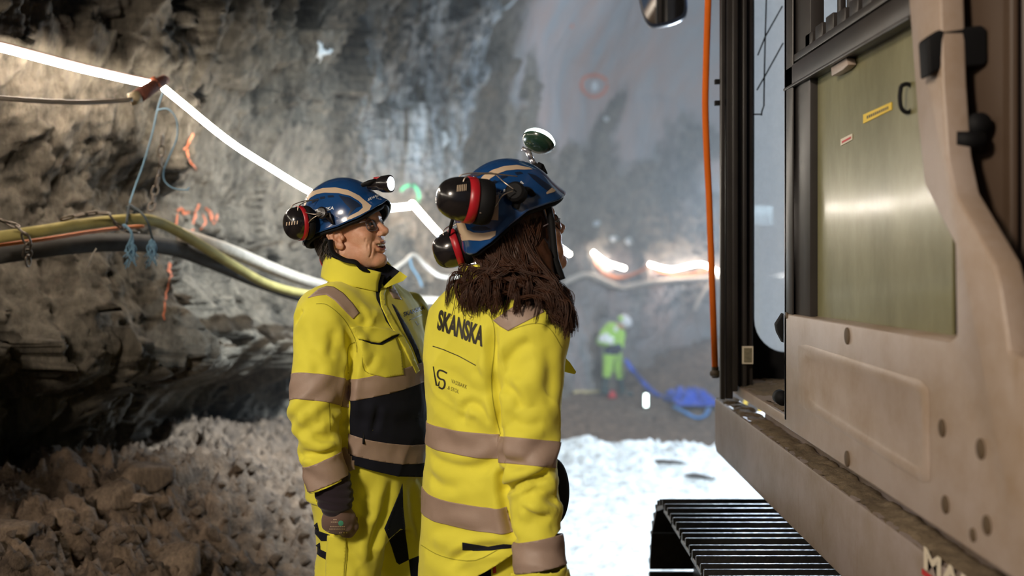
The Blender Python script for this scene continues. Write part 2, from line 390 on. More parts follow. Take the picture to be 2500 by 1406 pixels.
# ------------------------------------------------------------------ the excavator on the right
def paint(name, base, dust, rough=0.45, streak=1.0, rust=(0.20, 0.11, 0.035), amount=0.5):
    m, nt, b = NT(name); L = nt.links.new
    tc = nnode(nt, 'ShaderNodeTexCoord')
    n1 = nnode(nt, 'ShaderNodeTexNoise'); n1.inputs['Scale'].default_value = 5; n1.inputs['Detail'].default_value = 8; n1.inputs['Roughness'].default_value = .7
    mg = nnode(nt, 'ShaderNodeMapping'); mg.inputs['Scale'].default_value = (4, 4, .5) if streak else (1, 1, 1)
    n2 = nnode(nt, 'ShaderNodeTexNoise'); n2.inputs['Scale'].default_value = 7; n2.inputs['Detail'].default_value = 7; n2.inputs['Roughness'].default_value = .7
    L(tc.outputs['Object'], n1.inputs[0]); L(tc.outputs['Object'], mg.inputs[0]); L(mg.outputs[0], n2.inputs[0])
    r1 = nnode(nt, 'ShaderNodeValToRGB'); r1.color_ramp.elements[0].position = .4; r1.color_ramp.elements[1].position = .7; L(n1.outputs[0], r1.inputs[0])
    mx = nnode(nt, 'ShaderNodeMix', data_type='RGBA'); mx.inputs[6].default_value = (*base, 1); mx.inputs[7].default_value = (*dust, 1); L(r1.outputs[0], mx.inputs[0])
    r2 = nnode(nt, 'ShaderNodeValToRGB'); r2.color_ramp.elements[0].position = .6; r2.color_ramp.elements[1].position = .8; L(n2.outputs[0], r2.inputs[0])
    mf = nnode(nt, 'ShaderNodeMath', operation='MULTIPLY'); mf.inputs[1].default_value = amount; L(r2.outputs[0], mf.inputs[0])
    mx2 = nnode(nt, 'ShaderNodeMix', data_type='RGBA'); mx2.inputs[7].default_value = (*rust, 1); L(mf.outputs[0], mx2.inputs[0]); L(mx.outputs[2], mx2.inputs[6]); L(mx2.outputs[2], b.inputs['Base Color'])
    b.inputs['Roughness'].default_value = rough
    bp = nnode(nt, 'ShaderNodeBump'); bp.inputs['Strength'].default_value = .35; bp.inputs['Distance'].default_value = .002; L(n2.outputs[0], bp.inputs['Height']); L(bp.outputs[0], b.inputs['Normal'])
    return m
M_PAINT = paint('cab_paint', (0.42, 0.335, 0.285), (0.32, 0.225, 0.15), .42, 1, amount=.35)
M_DECK = paint('deck_paint', (0.34, 0.28, 0.265), (0.24, 0.18, 0.125), .5, 1, amount=1.0)
M_DIRT = rock_mat('cab_dirt', (0.13, 0.095, 0.06), (0.34, 0.26, 0.17), 6.0, .004)
M_BLKP = simple('dark_frame', (0.035, 0.030, 0.028), .38, var=.3, scale=12)
M_BLK = simple('black_rubber', (0.005, 0.005, 0.006), .7, spec=.25)
M_STEEL = simple('track_steel', (0.055, 0.052, 0.05), .38, .7, var=.4, scale=30, bump=.002, bscale=80)
M_ORANGE = simple('orange_hose', (0.85, 0.17, 0.015), .7, spec=.15, var=.12)
M_WHITE = simple('white_paint', (0.75, 0.66, 0.52), .5)
M_RED = simple('red_paint', (0.55, 0.02, 0.025), .5)
M_YEL = simple('yellow_label', (0.80, 0.55, 0.03), .5)
M_INT = simple('cab_interior', (0.012, 0.012, 0.013), .7)

def glass_mat(name, col, dust, dust_amt, translucent, rough=.06, fac_noise=1.0):
    m = bpy.data.materials.new(name); m.use_nodes = True; nt = m.node_tree; nt.nodes.clear(); L = nt.links.new
    out = nnode(nt, 'ShaderNodeOutputMaterial')
    tr = nnode(nt, 'ShaderNodeBsdfTransparent'); tr.inputs[0].default_value = (*col, 1)
    gl = nnode(nt, 'ShaderNodeBsdfGlossy'); gl.inputs['Roughness'].default_value = rough; gl.inputs[0].default_value = (1, 1, 1, 1)
    fr = nnode(nt, 'ShaderNodeFresnel'); fr.inputs[0].default_value = 1.6
    m1 = nnode(nt, 'ShaderNodeMixShader'); L(fr.outputs[0], m1.inputs[0]); L(tr.outputs[0], m1.inputs[1]); L(gl.outputs[0], m1.inputs[2])
    df = nnode(nt, 'ShaderNodeBsdfDiffuse'); tl = nnode(nt, 'ShaderNodeBsdfTranslucent')
    df.inputs[0].default_value = (*dust, 1); tl.inputs[0].default_value = (*dust, 1)
    m2 = nnode(nt, 'ShaderNodeMixShader'); m2.inputs[0].default_value = translucent; L(df.outputs[0], m2.inputs[1]); L(tl.outputs[0], m2.inputs[2])
    g2 = nnode(nt, 'ShaderNodeBsdfGlossy'); g2.inputs['Roughness'].default_value = .28; g2.inputs[0].default_value = (.8, .8, .75, 1)
    m2b = nnode(nt, 'ShaderNodeMixShader'); m2b.inputs[0].default_value = .22; L(m2.outputs[0], m2b.inputs[1]); L(g2.outputs[0], m2b.inputs[2])
    tc = nnode(nt, 'ShaderNodeTexCoord'); mg = nnode(nt, 'ShaderNodeMapping'); mg.inputs['Scale'].default_value = (1, 1.4, .6); mg.inputs['Rotation'].default_value = (.3, 0, 0)
    nz = nnode(nt, 'ShaderNodeTexNoise'); nz.inputs['Scale'].default_value = 3.2; nz.inputs['Detail'].default_value = 9; nz.inputs['Roughness'].default_value = .68
    L(tc.outputs['Object'], mg.inputs[0]); L(mg.outputs[0], nz.inputs[0])
    mr = nnode(nt, 'ShaderNodeMapRange'); mr.inputs[1].default_value = .3; mr.inputs[2].default_value = .7; mr.inputs[3].default_value = dust_amt * .72; mr.inputs[4].default_value = min(dust_amt * 1.2, .97)
    L(nz.outputs[0], mr.inputs[0])
    m3 = nnode(nt, 'ShaderNodeMixShader'); L(mr.outputs[0], m3.inputs[0]); L(m1.outputs[0], m3.inputs[1]); L(m2b.outputs[0], m3.inputs[2]); L(m3.outputs[0], out.inputs[0])
    return m
M_DGLASS = glass_mat('dirty_door_glass', (.8, .85, .6), (.37, .34, .17), .74, .2, .13)
M_WGLASS = glass_mat('dusty_windscreen', (.85, .92, .95), (.97, .98, 1), .86, .93)
M_MIRROR = simple('mirror_glass', (.75, .75, .75), .04, 1.0, var=.02)

EX = thing('excavator', 'large beige crawler excavator with an open cab door on the right', 'excavator', (0.8, 3.9, 1.3))
def SP(px, py, X):      # point of the vertical plane x = X seen at a pixel
    return A(px, py, X * F / (px - HX))
XD = 0.76; XS = 0.82; XK = 0.80
# --- slewing deck
bm = bmesh.new()
add_prism(bm, [(XK, 3.93, 2.51), (XK, 3.93, 2.325), (XK, 3.90, 2.30), (XK, .9, 2.30), (XK, .9, 2.51)], (.085, 0, 0), .008)
deck = from_bm('deck', bm, M_DECK, EX); autosmooth(deck)
deck['label'] = 'long side beam below the cab with rust runs'
bm = bmesh.new(); add_box(bm, (.87, .9, 2.32), (2.7, 3.85, 2.47), .01); add_box(bm, (.888, .9, 2.46), (2.7, 3.5, 2.56), .004); autosmooth(from_bm('deck_plate', bm, M_DECK, EX))
# dirt on the ledge
gx, gy = np.meshgrid(np.linspace(.803, .884, 10), np.linspace(1.4, 3.91, 330)); Pd = np.stack([gx.ravel(), gy.ravel(), gx.ravel() * 0], 1)
Pd[:, 2] = 2.5135 + .006 * np.clip(fbm(Pd * np.array([25, 25, 1]), 4, 3), -.5, 1.2); Pd[:, 2] -= .004 * (np.abs(Pd[:, 0] - .848) > .032)
idx = np.arange(gx.size).reshape(gx.shape); qs = lambda i: np.stack([i[:-1, :-1], i[:-1, 1:], i[1:, 1:], i[1:, :-1]], -1).reshape(-1, 4)
o = mesh_obj('ledge_dirt', arr_mesh('ledge_dirt', Pd, qs(idx)), M_DIRT, EX)
# --- cab floor and sill
bm = bmesh.new(); add_box(bm, (XS, 1.5, 2.563), (1.80, 3.845, 2.60), .006); cabf = from_bm('cab_floor', bm, M_PAINT, EX); autosmooth(cabf)
gx, gy = np.meshgrid(np.linspace(XS + .01, 1.7, 60), np.linspace(2.2, 3.8, 120)); Pd = np.stack([gx.ravel(), gy.ravel(), gx.ravel() * 0], 1)
Pd[:, 2] = 2.603 + .012 * np.clip(fbm(Pd * np.array([9, 9, 1]), 5, 13, .6), -.3, 2) + .035 * np.exp(-((Pd[:, 0] - 1.02) ** 2 + (Pd[:, 1] - 3.50) ** 2) / .006)
idx = np.arange(gx.size).reshape(gx.shape); mesh_obj('floor_dirt', arr_mesh('floor_dirt', Pd, qs(idx)), M_DIRT, cabf)
# --- front corner post, ribbed
bm = bmesh.new(); z0, z1 = 2.555, 4.55
add_box(bm, (.772, 3.60, z0 + .0), (.80, 3.64, z1), .004)
for k, (xa, xb, yf) in enumerate([(.752, .768, 3.585), (.792, .812, 3.575), (.832, .846, 3.585)]): add_box(bm, (xa, yf, z0 + .03 * (k > 0)), (xb, 3.61 if k == 0 else 3.66, z1), .003)
add_box(bm, (.79, 3.615, 2.6), (.875, 3.72, z1), .003)
post = from_bm('corner_post', bm, M_BLKP, EX); autosmooth(post)
for py in (200, 252): bm = bmesh.new(); c = A(1751, py, 3.62); add_box(bm, c - Vector((.009, .01, .009)), c + Vector((.016, .01, .009)), .001); from_bm('clip', bm, M_BLK, post)
# seal with the rounded lower window corner
def rr(x0, z0, x1, z1, r, n=8):
    out = []
    for cx, cz, a0 in ((x1 - r, z1 - r, 0), (x0 + r, z1 - r, 90), (x0 + r, z0 + r, 180), (x1 - r, z0 + r, 270)):
        for k in range(n + 1):
            a = math.radians(a0 + 90 * k / n); out.append((cx + r * math.cos(a), cz + r * math.sin(a)))
    return out
def ring_plate(name, outer, inner, to3, thick, mat, parent, bev=0.0):
    """plate with a hole, both outlines with the same number of points"""
    bm = bmesh.new(); n = len(outer); layers = []
    for t in (0, 1):
        o_ = [bm.verts.new(Vector(to3(*p)) + Vector(thick) * t) for p in outer]; i_ = [bm.verts.new(Vector(to3(*p)) + Vector(thick) * t) for p in inner]; layers.append((o_, i_))
    for k in range(n):
        j = (k + 1) % n; (o0, i0), (o1, i1) = layers
        bm.faces.new((o0[k], o0[j], i0[j], i0[k])); bm.faces.new((o1[k], i1[k], i1[j], o1[j])); bm.faces.new((o0[k], o1[k], o1[j], o0[j])); bm.faces.new((i0[k], i0[j], i1[j], i1[k]))
    bmesh.ops.recalc_face_normals(bm, faces=bm.faces)
    ob = from_bm(name, bm, mat, parent); autosmooth(ob, 40); return ob
wf = ring_plate('windscreen_frame', rr(.86, 2.6, 1.80, 4.5, .02), rr(.925, 2.70, 1.72, 4.42, .13), lambda x, z: (x, 3.80 - .0 * z, z), (0, .04, 0), M_BLK, EX)
bm = bmesh.new(); add_prism(bm, [(x, 3.83, z) for x, z in rr(.90, 2.67, 1.74, 4.44, .13)], (0, .006, 0)); ws = from_bm('windscreen', bm, M_WGLASS, wf, False)
# wiper
bm = bmesh.new()
for pts in ([A(1872, -40, 3.76), A(1868, 100, 3.76), A(1866, 190, 3.76), A(1865, 258, 3.76), A(1860, 272, 3.76), A(1859, 282, 3.76)],
            [A(1910, 15, 3.76), A(1868, 90, 3.76), A(1850, 135, 3.76)], [A(1912, 105, 3.76), A(1868, 185, 3.76), A(1848, 220, 3.76)], [A(1838, 279, 3.76), A(1860, 279, 3.76)]):
    add_tube(bm, pts, .0028, 6)
from_bm('wiper', bm, M_BLK, wf)
# cab shell behind: roof, rear wall, far side
bm = bmesh.new(); add_box(bm, (.80, 1.55, 4.46), (1.82, 3.86, 4.56), .03); roofp = from_bm('cab_roof', bm, M_PAINT, EX); autosmooth(roofp)
bm = bmesh.new(); add_box(bm, (.90, 1.55, 2.6), (1.80, 1.62, 4.46)); add_box(bm, (1.78, 1.55, 2.6), (1.81, 3.80, 3.1)); add_box(bm, (1.77, 1.55, 3.1), (1.81, 1.75, 4.46)); add_box(bm, (1.77, 3.7, 3.1), (1.81, 3.80, 4.46))
from_bm('cab_rear_wall', bm, M_INT, EX, False)
# operator seat and console, hardly seen through the dirty pane
bm = bmesh.new(); add_box(bm, (1.12, 2.05, 2.95), (1.58, 2.55, 3.08), .04); add_box(bm, (1.14, 2.0, 3.05), (1.56, 2.14, 3.65), .05); add_box(bm, (1.2, 2.1, 2.6), (1.5, 2.5, 2.95), .02)
autosmooth(from_bm('operator_seat', bm, M_INT, EX))
# --- the door
DOOR = bpy.data.objects.new('door', None); COL.objects.link(DOOR); DOOR.parent = EX; DOOR['label'] = 'open cab door with a dirty yellowish pane'
def poly3(pts, X): return [SP(x, y, X) for x, y in pts]
panel_out = [(1913, 764), (1915, 1042), (1945, 1062), (2500, 1434), (2560, 1480), (2560, 900), (2462, 860), (2440, 700), (2425, 640), (2330, 470), (2312, 380), (2300, 200), (2292, -60), (2212, -60), (2222, 60), (2240, 300), (2256, 450), (2330, 598), (2334, 820), (2318, 832)]
bm = bmesh.new(); add_prism(bm, poly3(panel_out, XD), (.045, 0, 0), .006, 3)
pan = from_bm('door_panel', bm, M_PAINT, DOOR); autosmooth(pan, 30)
# pressed rectangle: raised lip around a shallow field
po = [(1948, 835), (2268, 934), (2272, 1192), (1950, 990)]; pi_ = [(1962, 856), (2256, 948), (2260, 1168), (1964, 984)]; pf = [(1974, 870), (2244, 958), (2248, 1148), (1976, 978)]
def sub4(q, n=6):
    out = []
    for k in range(4):
        a, b = q[k], q[(k + 1) % 4]
        for j in range(n): t = .06 + .88 * j / (n - 1); out.append((a[0] + (b[0] - a[0]) * t, a[1] + (b[1] - a[1]) * t))
    return out
bm = bmesh.new(); rings = [[bm.verts.new(SP(x, y, xx)) for x, y in sub4(q)] for q, xx in ((po, XD - .0005), (pi_, XD - .006), (pf, XD - .001))]
for r0, r1 in zip(rings, rings[1:]):
    for k in range(len(r0)): j = (k + 1) % len(r0); bm.faces.new((r0[k], r0[j], r1[j], r1[k]))
bm.faces.new(rings[-1]); bmesh.ops.recalc_face_normals(bm, faces=bm.faces)
from_bm('pressed_panel', bm, M_PAINT, DOOR)
# window ledge, top rail, latch-side stile
bm = bmesh.new(); a = SP(1915, 764, XD); b = SP(2334, 825, XD)
add_prism(bm, [(XD + .004, a.y - .01, a.z - .004), (XD + .05, a.y - .01, a.z + .002), (XD + .05, a.y - .01, a.z - .05), (XD + .004, a.y - .01, a.z - .05)], (0, b.y - a.y, b.z - a.z), .004); autosmooth(from_bm('window_ledge', bm, M_PAINT, DOOR))
bm = bmesh.new(); add_box(bm, (XD, 1.90, 3.54), (XD + .05, 2.775, 3.60), .006); add_box(bm, (XD - .004, 1.90, 3.537), (XD + .006, 2.775, 3.545), .002); add_box(bm, (XD + .004, 1.9, 3.605), (XD + .04, 2.7, 3.625), .002)
autosmooth(from_bm('top_rail', bm, M_BLKP, DOOR))
bm = bmesh.new(); add_box(bm, (XD, 2.70, a.z), (XD + .006, 2.775, 4.5), .003); add_box(bm, (XD, 2.755, 2.62), (XD + .05, 2.78, 4.5), .004); add_box(bm, (XD + .012, 2.58, a.z), (XD + .05, 2.775, 4.5), .004)
autosmooth(from_bm('latch_stile', bm, M_BLKP, DOOR))
bm = bmesh.new(); add_box(bm, (XD + .032, 1.79, a.z - .02), (XD + .037, 2.62, 3.56)); pane = from_bm('window_pane', bm, M_DGLASS, DOOR, False)
bm = bmesh.new(); add_box(bm, (XD + .010, 1.9, 3.612), (XD + .034, 2.66, 3.625), .002); rack = from_bm('sliding_rack', bm, M_BLKP, DOOR)
for k in range(9): bm = bmesh.new(); y = 2.62 - k * .085; add_box(bm, (XD + .012, y - .055, 3.62), (XD + .03, y, 3.66 + .004 * (k % 3)), .002); from_bm('rack_tooth', bm, M_BLKP, rack)
bm = bmesh.new()
for y, w in ((2.50, .012), (2.42, .02), (2.25, .012), (2.12, .015)): add_box(bm, (XD + .06, y - w, 3.6), (XD + .075, y + w, 4.5), .002)
from_bm('upper_window_bars', bm, M_BLKP, DOOR)
bm = bmesh.new(); q = [(2028, 165), (2066, 140), (2070, 158), (2058, 170), (2030, 186)]; add_prism(bm, poly3(q, XD + .01), (.02, 0, 0), .002); autosmooth(from_bm('window_catch', bm, M_PAINT, DOOR))
def plane_text(s, name, mat, parent, org, ux, uy, size, X, bold=0.0, depth=.001, shear=0.0):
    cu = bpy.data.curves.new(name, 'FONT'); cu.body = s; cu.size = 1; cu.offset = bold; cu.shear = shear
    ob = bpy.data.objects.new(name, cu); me = bpy.data.meshes.new_from_object(ob); bpy.data.objects.remove(ob)
    for v in me.vertices: v.co = Vector(org) + Vector(ux) * v.co.x * size + Vector(uy) * v.co.y * size
    return mesh_obj(name, me, mat, parent, False)
bm = bmesh.new(); q = [(2107, 280), (2176, 249), (2176, 268), (2107, 302)]; add_prism(bm, poly3(q, XD + .030), (.0015, 0, 0)); yl = from_bm('warning_sticker', bm, M_YEL, pane, False); yl['label'] = 'yellow sticker'
bm = bmesh.new()
for k in range(11): 
    x = 2116 + k * 4.9; y = 290 - k * 2.25; add_prism(bm, poly3([(x, y - 7), (x + 3, y - 8.3), (x + 3, y - 1.5), (x, y)], XD + .0295), (.0005, 0, 0))
from_bm('sticker_print', bm, M_BLKP, yl, False)
bm = bmesh.new(); q = [(2052, 340), (2080, 326), (2080, 341), (2052, 356)]; add_prism(bm, poly3(q, XD + .030), (.0015, 0, 0)); from_bm('white_sticker', bm, M_WHITE, pane, False)
bm = bmesh.new(); add_prism(bm, poly3([(2055, 345), (2077, 333), (2077, 338), (2055, 350)], XD + .0292), (.0005, 0, 0)); from_bm('sticker_print', bm, M_RED, pane, False)
def disc(bm, c, r, nrm, th, n=20, sq=1.0):
    nrm = Vector(nrm).normalized(); u = Vector((0, 0, 1)); v = nrm.cross(u)
    add_prism(bm, [c + v * math.cos(2 * math.pi * k / n) * r + u * math.sin(2 * math.pi * k / n) * r * sq for k in range(n)], nrm * th, th * .3)
M_HOLE = simple('hole_rim', (0.10, 0.065, 0.035), .7)
for px, py, r in ((2066, 820, .017), (2066, 1120, .016), (2297, 1045, .014), (2391, 1096, .015), (2305, 1232, .014), (2406, 1282, .014), (2372, 1306, .010)):
    bm = bmesh.new(); disc(bm, SP(px, py, XD - .003), r, (1, 0, 0), .006, sq=1.15); from_bm('bolt_plug', bm, M_HOLE, pan)
bm = bmesh.new(); disc(bm, SP(1919, 770, XD - .002), .009, (1, 0, 0), .004); from_bm('bolt_plug', bm, M_HOLE, pan)
bm = bmesh.new(); c = A(1912, 973, 2.84); add_tube(bm, [c + Vector((-.0, .0, 0)), c + Vector((.0, .04, 0))], .021, 20); from_bm('rubber_buffer', bm, M_BLK, DOOR)
bm = bmesh.new(); add_prism(bm, [A(1914, 764, 2.83), A(1896, 792, 2.83), A(1900, 812, 2.83), A(1914, 838, 2.83)], (0, .03, 0), .003); autosmooth(from_bm('latch', bm, M_BLK, DOOR))
# latch housing, knobs and grab loop on the near stile
bm = bmesh.new(); q = [(2262, 92), (2290, 72), (2400, 60), (2412, 72), (2414, 150), (2404, 160), (2300, 168), (2268, 186)]
add_prism(bm, [A(x, y, 1.765) for x, y in q], (.004, .05, 0), .006, 3); autosmooth(from_bm('latch_housing', bm, M_BLK, DOOR))
bm = bmesh.new(); c = A(2395, 302, 1.745); add_tube(bm, [c, c + Vector((0, .05, 0))], [.02, .024], 20); c = A(2380, 345, 1.75)
add_tube(bm, [c + Vector((-.035, 0, .004)), c + Vector((.012, 0, 0))], [.014, .018], 16); from_bm('door_knob', bm, M_BLK, DOOR)
bm = bmesh.new(); add_tube(bm, smooth_path([A(2200, 210, 1.98), A(2213, 205, 1.98), A(2226, 212, 1.98), A(2229, 240, 1.98), A(2226, 268, 1.98), A(2212, 274, 1.98), A(2200, 262, 1.98), A(2197, 235, 1.98), A(2200, 210, 1.98)], 5), .0045, 8)
from_bm('grab_loop', bm, M_BLK, DOOR)
# --- rear pillar of the cab, shade put into its dark brown colour
bm = bmesh.new(); pl = [(.80, 1.90), (.80, 1.845), (.862, 1.745), (.864, 1.725), (.876, 1.722), (.878, 1.745), (.90, 1.73), (.93, 1.60), (1.0, 1.45), (1.1, 1.45), (1.1, 1.9)]
add_prism(bm, [(x, y, 2.58) for x, y in pl], (0, 0, 1.95), .003); autosmooth(from_bm('rear_pillar', bm, simple('pillar_paint_shaded', (0.075, 0.047, 0.030), .5), EX))
bm = bmesh.new(); add_box(bm, (.90, -.6, 2.5), (2.6, 1.5, 4.3), .05); autosmooth(from_bm('engine_housing', bm, M_BLKP, EX))
# --- label plate without the code, on the post
bm = bmesh.new(); c0 = A(1812, 845, 3.57); c1 = A(1838, 888, 3.57); add_box(bm, (c0.x, 3.565, c1.z), (c1.x, 3.575, c0.z)); lp = from_bm('label_plate', bm, M_WHITE, post, False)
bm = bmesh.new(); add_box(bm, (c0.x + .005, 3.562, c1.z + .006), (c1.x - .006, 3.566, c0.z - .006)); from_bm('label_field', bm, simple('label_grey', (.22, .19, .12), .6, var=.5, scale=90), lp, False)
# --- orange hose along the post
hose = tube_obj('orange_hose', [A(1731, -60, 3.72), A(1727, 60, 3.74), A(1724, 160, 3.75), A(1722, 260, 3.76), A(1726, 380, 3.78), A(1731, 480, 3.8), A(1736, 620, 3.82), A(1741, 760, 3.84), A(1746, 905, 3.85)], .0125, M_ORANGE, EX, 14)
hose['label'] = 'orange hose'
bm = bmesh.new(); add_tube(bm, [A(1738, 912, 3.84), A(1762, 912, 3.80)], .012, 10); add_tube(bm, [A(1746, 895, 3.85), A(1747, 922, 3.85)], .014, 10); from_bm('hose_fitting', bm, M_HOLE, hose)
# --- mirror, its arm leaves to the cab roof
bm = bmesh.new(); mo = smooth_path([A(x, y, 4.4) for x, y in ((1562, -90), (1558, -20), (1564, 20), (1574, 50), (1592, 65), (1635, 58), (1668, 42), (1677, 20), (1676, -20), (1672, -90), (1620, -104), (1562, -90))], 4)[:-1]
add_prism(bm, mo, (0.012, .05, 0), .008, 3); mir = from_bm('mirror', bm, simple('mirror_shell', (.02, .03, .06), .35), EX); autosmooth(mir)
bm = bmesh.new(); cc = sum(mo, Vector()) / len(mo); add_prism(bm, [cc + (p - cc) * .90 + Vector((0, -.003, 0)) for p in mo], (0, .002, 0)); mg_ = from_bm('mirror_glass', bm, M_MIRROR, mir, False)
bm = bmesh.new(); add_tube(bm, smooth_path([A(1620, -60, 4.43), A(1625, -130, 4.45), (0.78, 4.3, 4.48), (.88, 3.85, 4.5)], 6), .012, 10); from_bm('mirror_arm', bm, M_BLK, mir)
# --- decal on the beam under the door
dec = plane_text('MAK', 'decal_letters', M_WHITE, deck, SP(2253, 1383, XK - .002), (0, -1.9, 0), (0, 0, 1), .058, XK, .035)
bm = bmesh.new(); p = SP(2250, 1386, XK - .002); add_prism(bm, [(p.x, p.y, p.z - .001), (p.x, p.y - .30, p.z - .001), (p.x, p.y - .30, p.z - .012), (p.x, p.y, p.z - .012)], (.001, 0, 0)); from_bm('decal_stripe', bm, M_RED, deck, False)
# --- roof work lights
for wl, wt, we in WORK:
    bm = bmesh.new(); c = Vector(wl); add_box(bm, c - Vector((.09, .08, .06)), c + Vector((.09, .02, .06)), .015); add_box(bm, c + Vector((-.015, -.05, -.80)), c + Vector((.015, -.02, -.05)))
    w = from_bm('work_light', bm, M_BLK, EX); autosmooth(w)
    bm = bmesh.new(); add_box(bm, c + Vector((-.075, .018, -.048)), c + Vector((.075, .028, .048))); from_bm('work_light_lens', bm, simple('work_light_glass', (1, 1, 1), emit=(.8, .92, 1), estr=25), w, False)
# --- crawler track
TRX0, TRX1 = .572, 1.17; ZT, ZB, RO = 2.118, 1.30, .40
TRK = bpy.data.objects.new('track', None); COL.objects.link(TRK); TRK.parent = EX
yc0, yc1, zc = 3.74, .75, (ZT + ZB) / 2; R_ = (ZT - ZB) / 2; Lr = yc0 - yc1; per = 2 * Lr + 2 * math.pi * R_
npitch = round(per / .19); pitch = per / npitch
def loop_at(s):
    s %= per
    if s < Lr: return (yc1 + s, ZT, 0.0)
    s -= Lr
    if s < math.pi * R_: a = s / R_; return (yc0 + R_ * math.sin(a), zc + R_ * math.cos(a), -a)
    s -= math.pi * R_
    if s < Lr: return (yc0 - s, ZB, math.pi)
    s -= Lr; a = s / R_; return (yc1 - R_ * math.sin(a), zc - R_ * math.cos(a), math.pi - a)
bm = bmesh.new(); w = TRX1 - TRX0
prof = [(-.088, 0), (-.080, .0), (-.078, .024), (-.066, .024), (-.062, .002), (-.012, .002), (-.007, .026), (.005, .026), (.010, .002), (.054, .002), (.059, .024), (.071, .024), (.076, .0), (.089, -.006), (.089, -.016), (-.088, -.012)]
add_prism(bm, [(0, y, z) for y, z in prof], (w, 0, 0), .0025, 1)
add_box(bm, (w * .36, -.05, -.07), (w * .64, .05, -.012), .006)
shoe_me = bpy.data.meshes.new('track_shoe'); bm.to_mesh(shoe_me); bm.free(); shoe_me.materials.append(M_STEEL)
bm = bmesh.new()
for bx in (.24, .36): add_tube(bm, [Vector((bx, -.036, .0)), Vector((bx, -.036, .012))], .013, 6); add_tube(bm, [Vector((bx, .032, .0)), Vector((bx, .032, .012))], .013, 6)
bolt_me = bpy.data.meshes.new('shoe_bolt'); bm.to_mesh(bolt_me); bm.free(); bolt_me.materials.append(M_STEEL)
eo = EX.location
for k in range(npitch):
    s = (k + .35) * pitch; y, z, a = loop_at(s)
    o = bpy.data.objects.new('track_shoe', shoe_me); COL.objects.link(o); o.parent = TRK; o.location = Vector((TRX0, y, z)) - eo; o.rotation_euler = (a, 0, 0)
    if ZT - .01 < z and y > 2.0: q = bpy.data.objects.new('shoe_bolt', bolt_me); COL.objects.link(q); q.parent = o
bm = bmesh.new(); add_box(bm, (.70, .9, 1.45), (1.02, 3.6, 1.80), .04); tf = from_bm('track_frame', bm, simple('muddy_steel', (.22, .14, .07), .8, var=.5, scale=14, bump=.01, bscale=20), TRK); autosmooth(tf)
bm = bmesh.new(); add_tube(bm, [Vector((.74, yc0, zc)), Vector((.98, yc0, zc))], R_ - .075, 40); autosmooth(from_bm('idler_wheel', bm, M_STEEL, TRK))
bm = bmesh.new(); add_tube(bm, [Vector((.74, yc1, zc)), Vector((.98, yc1, zc))], R_ - .075, 40); autosmooth(from_bm('drive_sprocket', bm, M_STEEL, TRK))
bm = bmesh.new()
for k in range(6): y = 1.25 + k * .38; add_tube(bm, [Vector((.76, y, 1.42)), Vector((.98, y, 1.42))], .085, 20)
for y in (1.6, 2.6): add_tube(bm, [Vector((.80, y, 2.00)), Vector((.96, y, 2.00))], .06, 20)
autosmooth(from_bm('track_rollers', bm, M_STEEL, TRK))
# far side undercarriage and the centre that carries the deck
bm = bmesh.new(); add_box(bm, (2.35, .5, 1.32), (2.9, 4.1, 2.12), .2, seg=4); autosmooth(from_bm('far_track', bm, M_STEEL, TRK)); 
bm = bmesh.new(); add_box(bm, (1.0, 1.6, 1.6), (2.4, 2.8, 1.95), .03); add_tube(bm, [Vector((1.75, 2.2, 1.9)), Vector((1.75, 2.2, 2.34))], .5, 40); autosmooth(from_bm('slewing_base', bm, M_BLKP, EX))
# ------------------------------------------------------------------ implicit surfaces for bodies and clothes
V3 = lambda v: np.array([v[0], v[1], v[2]], np.float32)
def s_cone(a, b, ra, rb):
    a, b = V3(a), V3(b)
    def f(P):
        d = b - a; t = np.clip(((P - a) @ d) / (d @ d), 0, 1)
        return np.linalg.norm(P - a - t[:, None] * d, axis=1) - (ra + (rb - ra) * t)
    return f
def s_ell(c, r, M=None):
    c, r = V3(c), V3(r); Mi = None if M is None else np.array(M.inverted().to_3x3() if hasattr(M, 'to_3x3') else M.inverted(), np.float32)
    def f(P):
        q = P - c
        if Mi is not None: q = q @ Mi.T
        k0 = np.linalg.norm(q / r, axis=1); k1 = np.linalg.norm(q / (r * r), axis=1) + 1e-9
        return k0 * (k0 - 1) / k1
    return f
def s_loft(origin, fwd, rows, p=2.3):
    """rows: z, half depth, half width, forward shift, left shift"""
    rows = sorted(rows); Z = np.array([r[0] for r in rows]); T = np.array([r[1:] for r in rows])
    fw = np.array([fwd[0], fwd[1]]) / math.hypot(fwd[0], fwd[1]); lf = np.array([-fw[1], fw[0]]); o = np.array([origin[0], origin[1]])
    def f(Pt):
        z = Pt[:, 2]; a = np.interp(z, Z, T[:, 0]); b = np.interp(z, Z, T[:, 1]); cx = np.interp(z, Z, T[:, 2]); cy = np.interp(z, Z, T[:, 3])
        q = Pt[:, :2] - o; u = q @ fw - cx; v = q @ lf - cy
        k = (np.abs(u / a) ** p + np.abs(v / b) ** p) ** (1 / p)
        d = (k - 1) * np.minimum(a, b)
        return np.maximum(d, np.maximum(z - Z[-1], Z[0] - z))
    return f
def smin(a, b, k):
    h = np.clip(.5 + .5 * (b - a) / k, 0, 1); return b + (a - b) * h - k * h * (1 - h)
def smax(a, b, k): return -smin(-a, -b, k)
